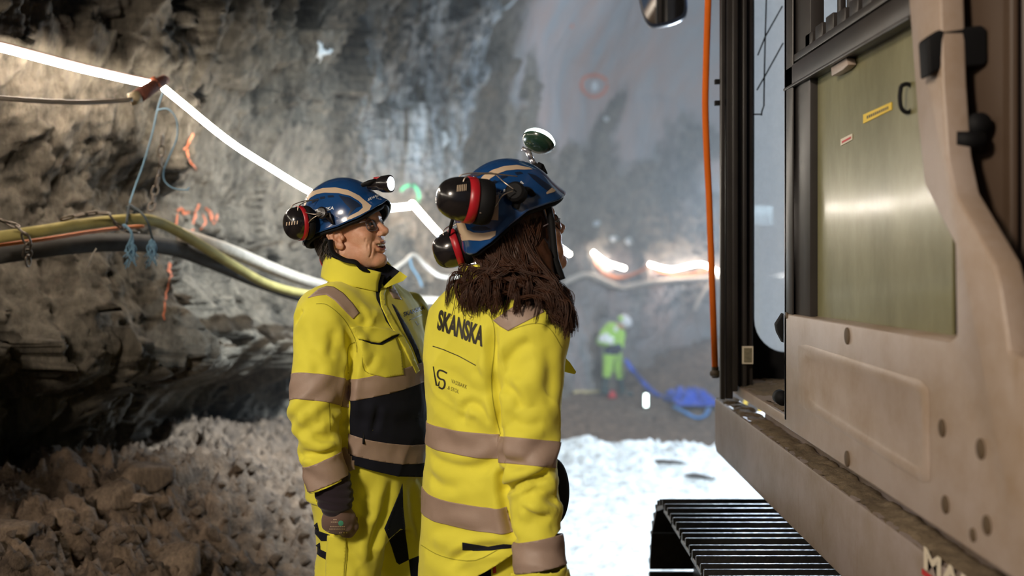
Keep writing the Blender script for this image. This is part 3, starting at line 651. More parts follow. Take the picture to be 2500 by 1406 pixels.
def sdf_mesh(ops, lo, hi, h, X=None):
    """ops: list of ('+', f, k) or ('-', f, k); surface nets; X maps local points to world"""
    lo = np.array(lo, float); hi = np.array(hi, float); n = np.ceil((hi - lo) / h).astype(int) + 1
    ax = [lo[i] + h * np.arange(n[i]) for i in range(3)]
    G = np.stack(np.meshgrid(*ax, indexing='ij'), -1).reshape(-1, 3).astype(np.float32)
    D = np.full(len(G), 10.0, np.float32)
    for op, f, k in ops:
        v = f(G).astype(np.float32)
        D = smin(D, v, k) if op == '+' else smax(D, -v, k)
    D = D.reshape(n); S = D < 0
    m = n - 1; acc = np.zeros((*m, 3)); cnt = np.zeros(m)
    sl = lambda a, o, ln: slice(o, o + ln)
    for axis in range(3):
        A0 = [slice(None)] * 3; A1 = [slice(None)] * 3; A0[axis] = slice(0, n[axis] - 1); A1[axis] = slice(1, n[axis])
        d0, d1 = D[tuple(A0)], D[tuple(A1)]; cr = (d0 < 0) != (d1 < 0); t = np.where(cr, d0 / np.where(cr, d0 - d1, 1), 0)
        I = np.stack(np.meshgrid(*[np.arange(k) for k in cr.shape], indexing='ij'), -1).astype(float); I[..., axis] += t
        o1, o2 = [a for a in range(3) if a != axis]
        for e1 in (0, 1):
            for e2 in (0, 1):
                src = [slice(None)] * 3; dst = [slice(None)] * 3
                # cell c touches edge at offset (e1,e2)
                src[o1] = slice(e1, e1 + m[o1]); src[o2] = slice(e2, e2 + m[o2]); src[axis] = slice(0, m[axis])
                c_ = cr[tuple(src)]; acc += np.where(c_[..., None], I[tuple(src)], 0); cnt += c_
    has = cnt > 0; vid = -np.ones(m, int); vid[has] = np.arange(has.sum())
    V = lo + h * (acc[has] / cnt[has][:, None])
    Q = []
    for axis in range(3):
        o1, o2 = (axis + 1) % 3, (axis + 2) % 3
        A0 = [slice(1, n[i] - 1) for i in range(3)]; A0[axis] = slice(0, n[axis] - 1); A1 = list(A0); A1[axis] = slice(1, n[axis])
        s0, s1 = S[tuple(A0)], S[tuple(A1)]; cr = s0 != s1
        ii = np.argwhere(cr); flip = s1[cr]
        base = ii.copy()
        for i in range(3):
            if i != axis: base[:, i] += 1
        def g(d1, d2):
            c = base.copy(); c[:, o1] -= d1; c[:, o2] -= d2; return vid[c[:, 0], c[:, 1], c[:, 2]]
        q = np.stack([g(1, 1), g(0, 1), g(0, 0), g(1, 0)], 1); q[flip] = q[flip][:, ::-1]
        Q.append(q)
    Q = np.concatenate(Q); Q = Q[(Q >= 0).all(1)]
    return V, Q
def vnormals(V, Q):
    n = np.cross(V[Q[:, 2]] - V[Q[:, 0]], V[Q[:, 3]] - V[Q[:, 1]]); N = np.zeros_like(V)
    for k in range(4): np.add.at(N, Q[:, k], n)
    return N / (np.linalg.norm(N, axis=1)[:, None] + 1e-12)
def to_bm(V, Q):
    me = arr_mesh('tmp', V, Q); bm = bmesh.new(); bm.from_mesh(me); bpy.data.meshes.remove(me); return bm
def cut(bm, co, no, keep_above=True):
    """keeps the side the normal points to"""
    geom = bm.verts[:] + bm.edges[:] + bm.faces[:]
    bmesh.ops.bisect_plane(bm, geom=geom, dist=1e-6, plane_co=Vector(co), plane_no=Vector(no), clear_outer=not keep_above, clear_inner=keep_above)
def puff(bm, th, rim=True):
    """moves a cut-out patch out along its normals and closes its rim back down"""
    bm.normal_update()
    if rim:
        be = [e for e in bm.edges if len(e.link_faces) == 1]
        keep = {v: v.normal.copy() for v in bm.verts}
        r = bmesh.ops.extrude_edge_only(bm, edges=be)
        nv = [g for g in r['geom'] if isinstance(g, bmesh.types.BMVert)]; ns = set(nv)
        for v, nn in keep.items(): v.co += nn * th
        # new verts stay at the surface, slightly sunk
    else:
        for v in bm.verts: v.co += v.normal * th
def band(V, Q, planes, th, name, mat, parent, near=None, rad=None):
    """reflective tape: the piece of a garment between planes, lifted by th"""
    bm = to_bm(V, Q)
    if near is not None:
        c = Vector(near); dl = [v for v in bm.verts if (v.co - c).length > rad]; bmesh.ops.delete(bm, geom=dl, context='VERTS')
    for co, no in planes: cut(bm, co, no)
    puff(bm, th); bmesh.ops.recalc_face_normals(bm, faces=bm.faces)
    return from_bm(name, bm, mat, parent)
def bvh_of(*meshes):
    vs = []; fs = []
    for V, Q in meshes:
        o = len(vs); vs += [tuple(v) for v in V]; fs += [tuple(int(i) + o for i in q) for q in Q]
    return BVHTree.FromPolygons(vs, fs)
def bvh_obj(*obs):
    vs = []; fs = []
    for ob in obs:
        off = Vector((0, 0, 0)); r = ob
        while r is not None: off += r.location; r = r.parent
        o = len(vs); vs += [v.co + off for v in ob.data.vertices]; fs += [tuple(i + o for i in p.vertices) for p in ob.data.polygons]
    return BVHTree.FromPolygons(vs, fs)
EYEP = Vector((0, 0, EYE))
def refine(bm, maxe):
    bm.normal_update()
    for _ in range(9):
        bmesh.ops.triangulate(bm, faces=bm.faces)
        le = [e for e in bm.edges if e.calc_length() > maxe]
        if not le: break
        bmesh.ops.subdivide_edges(bm, edges=le, cuts=1)
    bmesh.ops.triangulate(bm, faces=bm.faces)
def lay_on(bm, bvh, th, dmax=None, hit=None):
    """bm holds picture-plane coordinates of a traced outline; sews it onto the surface it belongs to"""
    last = None; D = []
    for v in bm.verts:
        d = Vector(((v.co.x - HX) / F, 1, -(v.co.y - HY) / F)).normalized(); v_hit = bvh.ray_cast(EYEP, d)
        D.append((v, d, v_hit))
    ds = [h[3] for _, _, h in D if h[0] is not None]
    md = float(np.median(ds)) if ds else 2.8
    for v, d, h in D:
        if h[0] is None or (abs(h[3] - md) > (dmax or .18)):
            n_ = bvh.find_nearest(EYEP + d * md)
            h = n_ if n_[0] is not None else (EYEP + d * md, -d, 0, 0)
        nn = h[1] if h[1].dot(d) < 0 else -h[1]
        v.co = h[0] + nn * th
def decal(name, outlines, bvh, th, mat, parent, maxe=7, dmax=None, rim=True):
    bm = bmesh.new()
    for pts in outlines:
        vs = [bm.verts.new((x, y, 0)) for x, y in pts]; bm.faces.new(vs)
    refine(bm, maxe)
    be = [e for e in bm.edges if len(e.link_faces) == 1] if rim else []
    inner = {}
    if rim:
        r = bmesh.ops.extrude_edge_only(bm, edges=be); inner = {g for g in r['geom'] if isinstance(g, bmesh.types.BMVert)}
    lay_on(bm, bvh, th, dmax)
    if rim:
        bm.normal_update()
        for v in inner: 
            n_ = bvh.find_nearest(v.co)
            if n_[0] is not None: v.co = n_[0]
    bmesh.ops.recalc_face_normals(bm, faces=bm.faces)
    return from_bm(name, bm, mat, parent)
def ribbon(pts, w):
    """outline quads of a stroke"""
    out = []; P = [Vector((x, y)) for x, y in pts]; n = len(P); W = w if isinstance(w, (list, tuple)) else [w] * n
    L_ = []; R_ = []
    for i in range(n):
        t = (P[min(i + 1, n - 1)] - P[max(i - 1, 0)]).normalized(); nn = Vector((-t.y, t.x)) * W[i] / 2; L_.append(P[i] + nn); R_.append(P[i] - nn)
    return [[tuple(p) for p in L_] + [tuple(p) for p in R_[::-1]]]
def sp2(pts, n=6): return [(p.x, p.y) for p in smooth_path([(x, y, 0) for x, y in pts], n)]
def text_on(s, name, mat, parent, bvh, p0, ux, uy, th=.0012, bold=.0, maxe=4, dmax=None, width=None):
    """p0 = baseline start, ux = end of the line minus start, uy = cap height, in the picture plane of the garment's print"""
    cu = bpy.data.curves.new(name, 'FONT'); cu.body = s; cu.size = 1; cu.offset = bold
    ob = bpy.data.objects.new(name, cu); me = bpy.data.meshes.new_from_object(ob); bpy.data.objects.remove(ob)
    bm = bmesh.new(); bm.from_mesh(me); bpy.data.meshes.remove(me)
    x0 = min(v.co.x for v in bm.verts); x1 = max(v.co.x for v in bm.verts); H = .7
    for v in bm.verts:
        u = (v.co.x - x0) / (x1 - x0); w = v.co.y / H; v.co = Vector((p0[0] + ux[0] * u + uy[0] * w, p0[1] + ux[1] * u + uy[1] * w, 0))
    refine(bm, maxe); lay_on(bm, bvh, th, dmax); bmesh.ops.recalc_face_normals(bm, faces=bm.faces)
    return from_bm(name, bm, mat, parent)
def cloth_disp(V, Q, amp, seed, dirs=(1, 1, 1), fine=.0015, folds=()):
    """soft folds; folds: (centre, axis across the crease, radius, wavelength, amplitude)"""
    N = vnormals(V, Q); P = V * np.array(dirs)
    d = amp * (fbm(P * 5.5, 3, seed, .5) * .7 + (1 - 2 * np.abs(vnoise((P @ np.array([[1, .3, .5], [-.2, 1, .3], [.5, -.3, .8]])) * 5.0 + 9, seed + 7))) * .45 + 1.3 * (1 - np.abs(vnoise((P @ np.array([[.8, -.3, .6], [.2, 1, .3], [-.6, .3, .8]])) * 6.5, seed + 31))) ** 4 - .5)
    d += fine * fbm(V * 22, 2, seed + 3)
    for c, axn, r, wl, am in folds:
        c = V3(c); axn = V3(axn); axn = axn / np.linalg.norm(axn); q = V - c
        ph = (q @ axn) / wl * 2 * math.pi + 1.6 * vnoise(V * 7, seed + 20)
        d += am * np.exp(-(q * q).sum(1) / (r * r)) * np.sin(ph)
    return V + N * d[:, None]
def creases(V, Q, lines):
    """presses fold lines into a garment; a line is (points traced on it, width, depth)"""
    b = bvh_of((V, Q)); N = vnormals(V, Q); d = np.zeros(len(V))
    for pts, w, dep in lines:
        P = []
        for x, y in sp2(pts, 4):
            h = b.ray_cast(EYEP, Vector(((x - HX) / F, 1, -(y - HY) / F)).normalized())
            if h[0] is not None: P.append(np.array(h[0]))
        best = np.full(len(V), 9.0); tt = np.zeros(len(V)); n = max(len(P) - 1, 1)
        for i, (a, c) in enumerate(zip(P, P[1:])):
            e = c - a; L2 = float(e @ e)
            if L2 < 1e-9: continue
            t = np.clip(((V - a) @ e) / L2, 0, 1); q = np.linalg.norm(V - a - t[:, None] * e, axis=1); m = q < best; best[m] = q[m]; tt[m] = (i + t[m]) / n
        fade = np.clip(np.minimum(tt, 1 - tt) * 5, .15, 1)
        d += fade * dep * (-np.exp(-(best / w) ** 2) + .45 * np.exp(-((best - 2.1 * w) / (1.1 * w)) ** 2))
    return V + N * d[:, None]
def cloth(name, col, rough=.75, bump=.0012, sheen=.2, fluor=0.0, weave=900):
    m, nt, b = NT(name); L = nt.links.new
    tc = nnode(nt, 'ShaderNodeTexCoord'); n1 = nnode(nt, 'ShaderNodeTexNoise'); n1.inputs['Scale'].default_value = 9; n1.inputs['Detail'].default_value = 7; L(tc.outputs['Object'], n1.inputs[0])
    c = Vector(col); mx = nnode(nt, 'ShaderNodeMix', data_type='RGBA'); mx.inputs[6].default_value = (*(c * .86), 1); mx.inputs[7].default_value = (*(c * 1.08), 1); L(n1.outputs[0], mx.inputs[0]); L(mx.outputs[2], b.inputs['Base Color'])
    b.inputs['Roughness'].default_value = rough; b.inputs['Sheen Weight'].default_value = sheen; b.inputs['Specular IOR Level'].default_value = .3
    n2 = nnode(nt, 'ShaderNodeTexNoise'); n2.inputs['Scale'].default_value = 26; n2.inputs['Detail'].default_value = 5; L(tc.outputs['Object'], n2.inputs[0])
    bp = nnode(nt, 'ShaderNodeBump'); bp.inputs['Strength'].default_value = .5; bp.inputs['Distance'].default_value = bump; L(n2.outputs[0], bp.inputs['Height'])
    n3 = nnode(nt, 'ShaderNodeTexNoise'); n3.inputs['Scale'].default_value = weave; L(tc.outputs['Object'], n3.inputs[0])
    b2 = nnode(nt, 'ShaderNodeBump'); b2.inputs['Strength'].default_value = .35; b2.inputs['Distance'].default_value = .0004; L(n3.outputs[0], b2.inputs['Height']); L(bp.outputs[0], b2.inputs['Normal'])
    L(b2.outputs[0], b.inputs['Normal']); return m
M_HV = cloth('hi_vis_yellow', (0.82, 0.75, 0.065), .75, .002)
M_TAPE = simple('reflective_tape', (0.36, 0.255, 0.20), .55, .0, var=.10, scale=30, bump=.0003, bscale=300)
M_NAVY = cloth('navy_fabric', (0.005, 0.006, 0.014), .85, sheen=.03)
M_PRINT = simple('black_print', (0.03, 0.025, 0.015), .6)
M_SKIN, _nt, _b = NT('skin')
_tc = nnode(_nt, 'ShaderNodeTexCoord'); _n = nnode(_nt, 'ShaderNodeTexNoise'); _n.inputs['Scale'].default_value = 28; _n.inputs['Detail'].default_value = 6; _nt.links.new(_tc.outputs['Object'], _n.inputs[0])
_c = nnode(_nt, 'ShaderNodeValToRGB'); _c.color_ramp.elements[0].position = .35; _c.color_ramp.elements[1].position = .7
_c.color_ramp.elements[0].color = (.62, .30, .18, 1); _c.color_ramp.elements[1].color = (.74, .44, .30, 1); _nt.links.new(_n.outputs[0], _c.inputs[0]); _nt.links.new(_c.outputs[0], _b.inputs['Base Color'])
_b.inputs['Roughness'].default_value = .5; _b.inputs['Subsurface Weight'].default_value = .12; _b.inputs['Subsurface Scale'].default_value = .01; _b.inputs['Subsurface Radius'].default_value = (1, .35, .2)
_w = nnode(_nt, 'ShaderNodeTexNoise'); _w.inputs['Scale'].default_value = 190; _w.inputs['Detail'].default_value = 3; _nt.links.new(_tc.outputs['Object'], _w.inputs[0])
_bp = nnode(_nt, 'ShaderNodeBump'); _bp.inputs['Strength'].default_value = .5; _bp.inputs['Distance'].default_value = .0012; _nt.links.new(_w.outputs[0], _bp.inputs['Height']); _nt.links.new(_bp.outputs[0], _b.inputs['Normal'])
M_BLUE = simple('helmet_blue', (0.009, 0.058, 0.20), .22, var=.1, scale=30, coat=.6)
M_CREAM = simple('cream_reflective', (0.62, 0.47, 0.33), .4, var=.05)
M_VENT = simple('dark_vent', (0.01, 0.02, 0.05), .35)
M_TEETH = simple('teeth', (.85, .76, .58), .55, spec=.2)
M_MOUTH = simple('mouth_inside', (.10, .015, .012), .5)
M_LIP = simple('lips', (.42, .13, .10), .45)
M_LENS = glass_mat('spectacle_lens', (.93, .95, .96), (.6, .6, .6), .06, .3, .02)
M_FRAME = simple('spectacle_frame', (.16, .13, .14), .3)
M_MUFF = simple('muff_shell', (.012, .010, .011), .22, coat=.4)
M_MUFFRED = simple('muff_red', (.42, .012, .02), .35)
M_WIRE = simple('steel_wire', (.5, .42, .34), .3, .9)
M_GREYHAIR = simple('short_hair', (.07, .055, .045), .7, var=.5, scale=60)
M_EYE = simple('eyeball', (.8, .78, .74), .15)

def head_ops(female=False, smile=True):
    o = []; P = lambda f, k: o.append(('+', f, k)); S = lambda f, k: o.append(('-', f, k))
    w = .93 if female else 1.0
    P(s_ell((-.010, 0, .055), (.097, .078 * w, .092)), .001)
    P(s_ell((.032, 0, -.012), (.062, .060 * w, .085)), .03)
    P(s_ell((.02, 0, .06), (.082, .066 * w, .06)), .02)
    for s in (-1, 1):
        P(s_cone((-.002, s * .054 * w, -.048), (.070, s * .016, -.088), .020, .017), .022)
        P(s_ell((.062, s * .040 * w, -.014 + (.004 if smile else 0)), (.026, .022, .024)), .016)
        P(s_ell((.060, s * .036, -.052), (.022, .018, .024)), .018)
    P(s_ell((.080, 0, -.086), (.020, .024, .017)), .015)
    P(s_cone((.086, -.028, .044), (.086, .028, .044), .012 if not female else .008, .012 if not female else .008), .012)
    for s in (-1, 1): S(s_ell((.104, s * .031, .022), (.020, .017, .011)), .010)
    P(s_cone((.091, 0, .034), (.113, 0, -.004), .007, .0105), .010)
    P(s_ell((.113, 0, -.006), (.0125, .0115, .0105)), .006)
    for s in (-1, 1): P(s_ell((.104, s * .012, -.010), (.0105, .0075, .0085)), .006); S(s_ell((.109, s * .0075, -.0185), (.004, .0035, .004)), .003)
    # upper lip mound, mouth
    P(s_ell((.079, 0, -.038), (.020, .026, .018)), .012)
    if smile:
        S(s_ell((.103, 0, -.045), (.036, .026, .0095)), .005)
        for s in (-1, 1): S(s_ell((.083, s * .027, -.040), (.018, .007, .0065)), .005)
        for s in (-1, 1):
            S(s_cone((.101, s * .019, -.010), (.083, s * .040, -.044), .0016, .0022), .009)
            S(s_cone((.083, s * .042, -.048), (.069, s * .042, -.072), .0012, .0015), .008)
        pts = [(.085, -.031, -.036), (.096, -.018, -.0350), (.100, 0, -.0340), (.096, .018, -.0350), (.085, .031, -.036)]
        for a, b in zip(pts, pts[1:]): P(s_cone(a, b, .0042, .0042), .004)
        pts = [(.083, -.031, -.040), (.090, -.020, -.056), (.0945, 0, -.0610), (.090, .020, -.056), (.083, .031, -.040)]
        for a, b in zip(pts, pts[1:]): P(s_cone(a, b, .0052, .0052), .005)
    else:
        S(s_ell((.108, 0, -.0445), (.022, .017, .0035)), .003)
        for z, xx, r in ((-.038, .100, .0052), (-.0515, .0985, .006)):
            for s in (-1, 1): P(s_cone((.086, s * .023, -.044), (xx, 0, z), r * .6, r), .005)
    for s in (-1, 1):   # ears
        M = Matrix.Rotation(-s * .38, 3, 'Z') @ Matrix.Rotation(.20, 3, 'Y')
        P(s_ell((-.008, s * .081 * w, .004), (.0215, .0080, .034), M), .004)
        P(s_ell((.001, s * .080 * w, -.026), (.0105, .0065, .011)), .006)
        S(s_ell((-.004, s * .0915 * w, .010), (.0145, .0085, .0225), M), .0025)
        S(s_ell((.002, s * .088 * w, -.004), (.0085, .0085, .0105), M), .003)
        rim = [(.010, .080, .016), (.006, .084, .030), (-.008, .088, .037), (-.022, .092, .030), (-.027, .093, .012), (-.022, .091, -.006), (-.012, .087, -.020)]
        for a_, b_ in zip(rim, rim[1:]): P(s_cone((a_[0], s * a_[1] * w, a_[2]), (b_[0], s * b_[1] * w, b_[2]), .0032, .0032), .003)
        anti = [(-.006, .086, .024), (-.014, .088, .012), (-.014, .088, -.002), (-.006, .085, -.012)]
        for a_, b_ in zip(anti, anti[1:]): P(s_cone((a_[0], s * a_[1] * w, a_[2]), (b_[0], s * b_[1] * w, b_[2]), .0028, .0028), .003)
        P(s_ell((.012, s * .079 * w, -.003), (.006, .007, .008)), .004)
    P(s_cone((-.012, 0, -.03), (-.040, 0, -.155), .056 * w, .060 * w), .025)
    P(s_cone((.03, 0, -.070), (-.02, 0, -.13), .03, .04), .03)
    P(s_ell((-.055, 0, -.235), (.085, .165, .10)), .05)
    P(s_ell((-.055, 0, -.36), (.085, .14, .16)), .06)
    return o
def head_mesh(H, h=.0024, chest=True, **kw):
    """the skin down to the chest, one mesh: fine for the face, coarse below the collar"""
    V, Q = sdf_mesh(head_ops(**kw)[:None if chest else -2], (-.125, -.105, -.165), (.135, .105, .155), h)
    # finer pass of the same surface for the face region is not needed: relax towards the field instead
    ops = ops_ = head_ops(**kw)
    if not chest: ops_ = ops_[:-2]
    def fld(P, ops=None):
        ops = ops_
        D = np.full(len(P), 10.0)
        for op, f, k in ops:
            v = f(P); D = smin(D, v, k) if op == '+' else smax(D, -v, k)
        return D
    for _ in range(3):
        e = .0008; g = np.stack([fld(V + np.eye(3)[i] * e) - fld(V - np.eye(3)[i] * e) for i in range(3)], 1) / (2 * e)
        d = fld(V); V = V - g * (d / (np.maximum((g * g).sum(1), .2)))[:, None] * .8
    if not chest: return V, Q
    V2, Q2 = sdf_mesh([o for o in ops[-5:]], (-.16, -.19, -.50), (.10, .19, -.10), .012)
    return np.concatenate([V, V2]), np.concatenate([Q, Q2 + len(V)])
def xf(M, V): 
    R = np.array(M.to_3x3()); t = np.array(M.translation); return V @ R.T + t
# ------------------------------------------------------------------ helmets, muffs, lamps, spectacles
def helmet_shell(H, parent, c=(-.016, 0, .056), r=(.132, .110, .128), rz=(.088, .070, .042, .029, .027, .024, .014, .008, .006)):
    nu, nv = 128, 44
    rim_a = np.radians([0, 25, 50, 75, 95, 115, 140, 165, 180]); rim_z = np.array(rz)
    V = []
    for j in range(nv + 1):
        for i in range(nu):
            ph = 2 * math.pi * i / nu; pa = abs(ph if ph <= math.pi else 2 * math.pi - ph)
            zr = np.interp(pa, rim_a, rim_z)
            e0 = math.asin(max(-.95, min(.95, (zr - c[2]) / r[2]))); t = (j / nv) ** 1.0
            e = e0 + (math.pi / 2 - e0) * t; ce = math.cos(e)
            p = 2.25
            q = np.array([math.cos(ph), math.sin(ph)]); kk = (abs(q[0]) ** p + abs(q[1]) ** p) ** (-1 / p); q = q * kk
            below = max(0.0, -math.sin(e)); ce2 = 1.0 if e < 0 else ce
            ce2 = max(ce2, ce) if e >= 0 else 1.0 - .10 * below
            x = c[0] + r[0] * q[0] * ce2; y = c[1] + r[1] * q[1] * ce2; z = c[2] + r[2] * math.sin(e)
            # flare at the rim, peak in front
            fl = max(0, 1 - t / .10) ** 1.5; x += .004 * fl * q[0]; y += .004 * fl * q[1]
            pk = max(0, math.cos(pa)) ** 3 * max(0, 1 - t / .22) ** 1.2; x += .026 * pk; z -= .004 * pk
            # raised centre panel and side hollows
            side = math.exp(-((pa - 1.45) / .55) ** 2) * math.exp(-((t - .42) / .17) ** 2); y *= 1 - .045 * side
            crest = math.exp(-(y / .035) ** 2) * max(0, math.sin(e)); z += .004 * crest
            V.append((x, y, z))
    V = np.array(V); idx = np.arange((nv + 1) * nu).reshape(nv + 1, nu); nx = np.roll(idx, -1, 1)
    Q = np.stack([idx[:-1], nx[:-1], nx[1:], idx[1:]], -1).reshape(-1, 4)
    W = xf(H, V); me = arr_mesh('helmet', W, Q)
    bm = bmesh.new(); bm.from_mesh(me); bmesh.ops.remove_doubles(bm, verts=bm.verts, dist=1e-5); bmesh.ops.recalc_face_normals(bm, faces=bm.faces); bm.to_mesh(me); bm.free()
    o = mesh_obj('helmet', me, M_BLUE, parent)
    sm = o.modifiers.new('thick', 'SOLIDIFY'); sm.thickness = .0035; sm.offset = -1
    # inner foam liner
    cc = np.array(c); L_ = (V - cc) * .945 + cc; L_[:, 2] = np.where(V[:, 2] < .09, L_[:, 2] - .010, L_[:, 2])
    me2 = arr_mesh('liner', xf(H, L_), Q); lin = mesh_obj('liner', me2, M_BLK, o); s2 = lin.modifiers.new('thick', 'SOLIDIFY'); s2.thickness = .012; s2.offset = -1
    return o, BVHTree.FromPolygons([tuple(v) for v in W], [tuple(int(i) for i in q) for q in Q])
def lathe(bm, M, prof, n=36, sy=1.0):
    """prof: (axial x, radius) pairs; M world matrix; sy stretches one radius"""
    rings = []
    for x, r in prof: rings.append([bm.verts.new(M @ Vector((x, r * math.cos(2 * math.pi * k / n), r * sy * math.sin(2 * math.pi * k / n)))) for k in range(n)])
    for a, b in zip(rings, rings[1:]):
        for k in range(n): bm.faces.new((a[k], a[(k + 1) % n], b[(k + 1) % n], b[k]))
    bm.faces.new(rings[0][::-1]); bm.faces.new(rings[-1]); bmesh.ops.recalc_face_normals(bm, faces=bm.faces)
def muff(parent, c, axis, up, R=.042, sy=1.15, depth=.05, band_at=.30):
    """x axis points out of the cup; the cushion side is at -x"""
    M = Matrix.Translation(c) @ frame(axis, up).to_4x4()
    d = depth
    bm = bmesh.new(); lathe(bm, M, [(d * .62 + .5 * d * (math.cos(a) - 1) * 1.0 if False else d * (.05 + .55 * math.cos(a)), R * (.10 + .90 * math.sin(a) ** .78)) for a in np.linspace(.02, math.pi / 2, 14)] + [(-.0 * d, R * 1.0)], 40, sy)
    o = from_bm('ear_muff', bm, M_MUFF, parent); autosmooth(o, 50)
    bm = bmesh.new(); lathe(bm, M, [(.06 * d, R * .985), (.055 * d, R * 1.035), (-.10 * d, R * 1.05), (-.13 * d, R * 1.0), (-.14 * d, R * .9)], 40, sy); from_bm('muff_band', bm, M_MUFFRED, o)
    bm = bmesh.new(); lathe(bm, M, [(-.13 * d, R * .90), (-.16 * d, R * 1.02), (-.32 * d, R * 1.04), (-.44 * d, R * .96), (-.48 * d, R * .6)], 40, sy); from_bm('muff_cushion', bm, M_BLK, o)
    bm = bmesh.new()
    for s in (-1, 1): add_tube(bm, smooth_path([M @ Vector(p) for p in ((d * .2, s * R * .55, R * sy * .75), (d * .12, s * R * .5, R * sy * 1.06), (-d * .3, s * R * .3, R * sy * 1.28), (-d * .9, 0, R * sy * 1.35))], 6), .0014, 6)
    from_bm('muff_wire', bm, M_WIRE, o)
    return o, M
def spectacles(H, parent, dark=False):
    bm = bmesh.new(); bl = bmesh.new()
    for s in (-1, 1):
        cx, cy, cz, a, b = .099, s * .033, .018, .026, .019
        pts = []
        for k in range(28):
            t = 2 * math.pi * k / 28; u = math.copysign(abs(math.cos(t)) ** .7, math.cos(t)) * a; v = math.copysign(abs(math.sin(t)) ** .75, math.sin(t)) * b
            y = cy + u; pts.append(H @ Vector((cx - (abs(y) ** 2) * 3.6 - .12 * abs(v), y, cz + v)))
        add_tube(bm, pts + [pts[0]], .0016, 6, False); bl.faces.new([bl.verts.new(p) for p in pts])
        add_tube(bm, smooth_path([H @ Vector(p) for p in ((.087, s * .058, .026), (.080, s * .072, .028), (.03, s * .078, .026), (-.012, s * .078, .022), (-.03, s * .077, .004))], 5), .0018, 6)
    add_tube(bm, smooth_path([H @ Vector(p) for p in ((.098, -.010, .020), (.103, 0, .026), (.098, .010, .020))], 5), .0016, 6)
    o = from_bm('spectacles', bm, M_FRAME, parent); from_bm('lens', bl, M_LENS, o, False); return o
def eyes(H, parent, body):
    bm = bmesh.new()
    for s in (-1, 1): bmesh.ops.create_uvsphere(bm, u_segments=16, v_segments=12, radius=.0115, matrix=H @ Matrix.Translation((.080, s * .031, .021)))
    from_bm('eyes', bm, M_EYE, body)
    bm = bmesh.new()
    for s in (-1, 1):
        bmesh.ops.create_uvsphere(bm, u_segments=12, v_segments=8, radius=.0055, matrix=H @ Matrix.Translation((.0872, s * .031, .021)))
    from_bm('irises', bm, simple('iris', (.05, .035, .025), .2), body)
    bm = bmesh.new()
    for s in (-1, 1):
        for z in (.0275, .0150): add_tube(bm, smooth_path([H @ Vector(p) for p in ((.081, s * .0425, .021), (.0885, s * .037, z), (.0915, s * .030, z), (.089, s * .021, .020))], 5), .0026, 8)
    from_bm('eyelids', bm, M_SKIN, body)
def brows(H, body, mat):
    bm = bmesh.new()
    for s in (-1, 1): add_tube(bm, smooth_path([H @ Vector(p) for p in ((.0955, s * .016, .040), (.094, s * .032, .045), (.083, s * .047, .040))], 5), .003, 6)
    from_bm('eyebrows', bm, mat, body)
# ------------------------------------------------------------------ the laughing worker on the left
GM = 1.5                                   # ground level where the two stand
MAN = thing('person', 'laughing worker in yellow and navy jacket seen from the side, round lamp on blue helmet', 'person', (-.42, 3.05, GM), group=None)
ang = math.radians(-18); pit = math.radians(13)
Fh = Vector((math.cos(ang) * math.cos(pit), math.sin(ang) * math.cos(pit), math.sin(pit)))
cM = Vector(((857 - HX) * 3.0 / F, 3.0, 3.131)); HM = Matrix.Translation(cM) @ frame(Fh).to_4x4()
V, Q = head_mesh(HM, smile=True)
# laughter wrinkles on the cheek and by the eye
N = vnormals(V, Q); wr = np.zeros(len(V))
for s in (-1, 1):
    for k, (y0, z0, dx, dz) in enumerate([(.060, .026, -.022, .010), (.060, .020, -.024, 0), (.060, .013, -.022, -.010), (.056, -.020, -.010, -.035), (.058, -.03, -.006, -.04), (.052, -.040, -.004, -.035)]):
        a = np.array([.074, s * y0, z0]); b = a + np.array([dx, s * .010, dz]); d = b - a; t = np.clip(((V - a) @ d) / (d @ d), 0, 1); dd = np.linalg.norm(V - a - t[:, None] * d, axis=1)
        wr -= .0016 * np.exp(-(dd / .0028) ** 2) - .0006 * np.exp(-((dd - .005) / .003) ** 2)
V = V + N * wr[:, None]
bodyM = mesh_obj('body', arr_mesh('body', xf(HM, V), Q), M_SKIN, MAN)
eyes(HM, MAN, bodyM); brows(HM, bodyM, M_GREYHAIR)
# teeth, tongue, lips
bm = bmesh.new()
for k in range(-5, 6):
    a = k * .0052; x = .0955 - (a ** 2) * 9; M = HM @ Matrix.Translation((x - .004, a, -.0415)); add_box(bm, (-.003, -.0025, -.0050), (.003, .0025, .0035), .001, M)
from_bm('teeth', bm, M_TEETH, bodyM)
bm = bmesh.new(); bmesh.ops.create_uvsphere(bm, u_segments=20, v_segments=12, radius=1, matrix=HM @ Matrix.Translation((.078, 0, -.046)) @ Matrix.Diagonal((.013, .024, .0095, 1))); from_bm('mouth_inside', bm, M_MOUTH, bodyM)
bm = bmesh.new()
add_tube(bm, smooth_path([HM @ Vector(p) for p in ((.0840, -.0305, -.040), (.0925, -.019, -.0535), (.0970, 0, -.0580), (.0925, .019, -.0535), (.0840, .0305, -.040))], 5), [.002] + [.0042] * 19 + [.002], 8)
add_tube(bm, smooth_path([HM @ Vector(p) for p in ((.0855, -.0300, -.0370), (.0975, -.017, -.0365), (.1020, 0, -.0356), (.0975, .017, -.0365), (.0855, .0300, -.0370))], 5), [.0015] + [.0028] * 19 + [.0015], 8)
from_bm('lips', bm, M_LIP, bodyM)
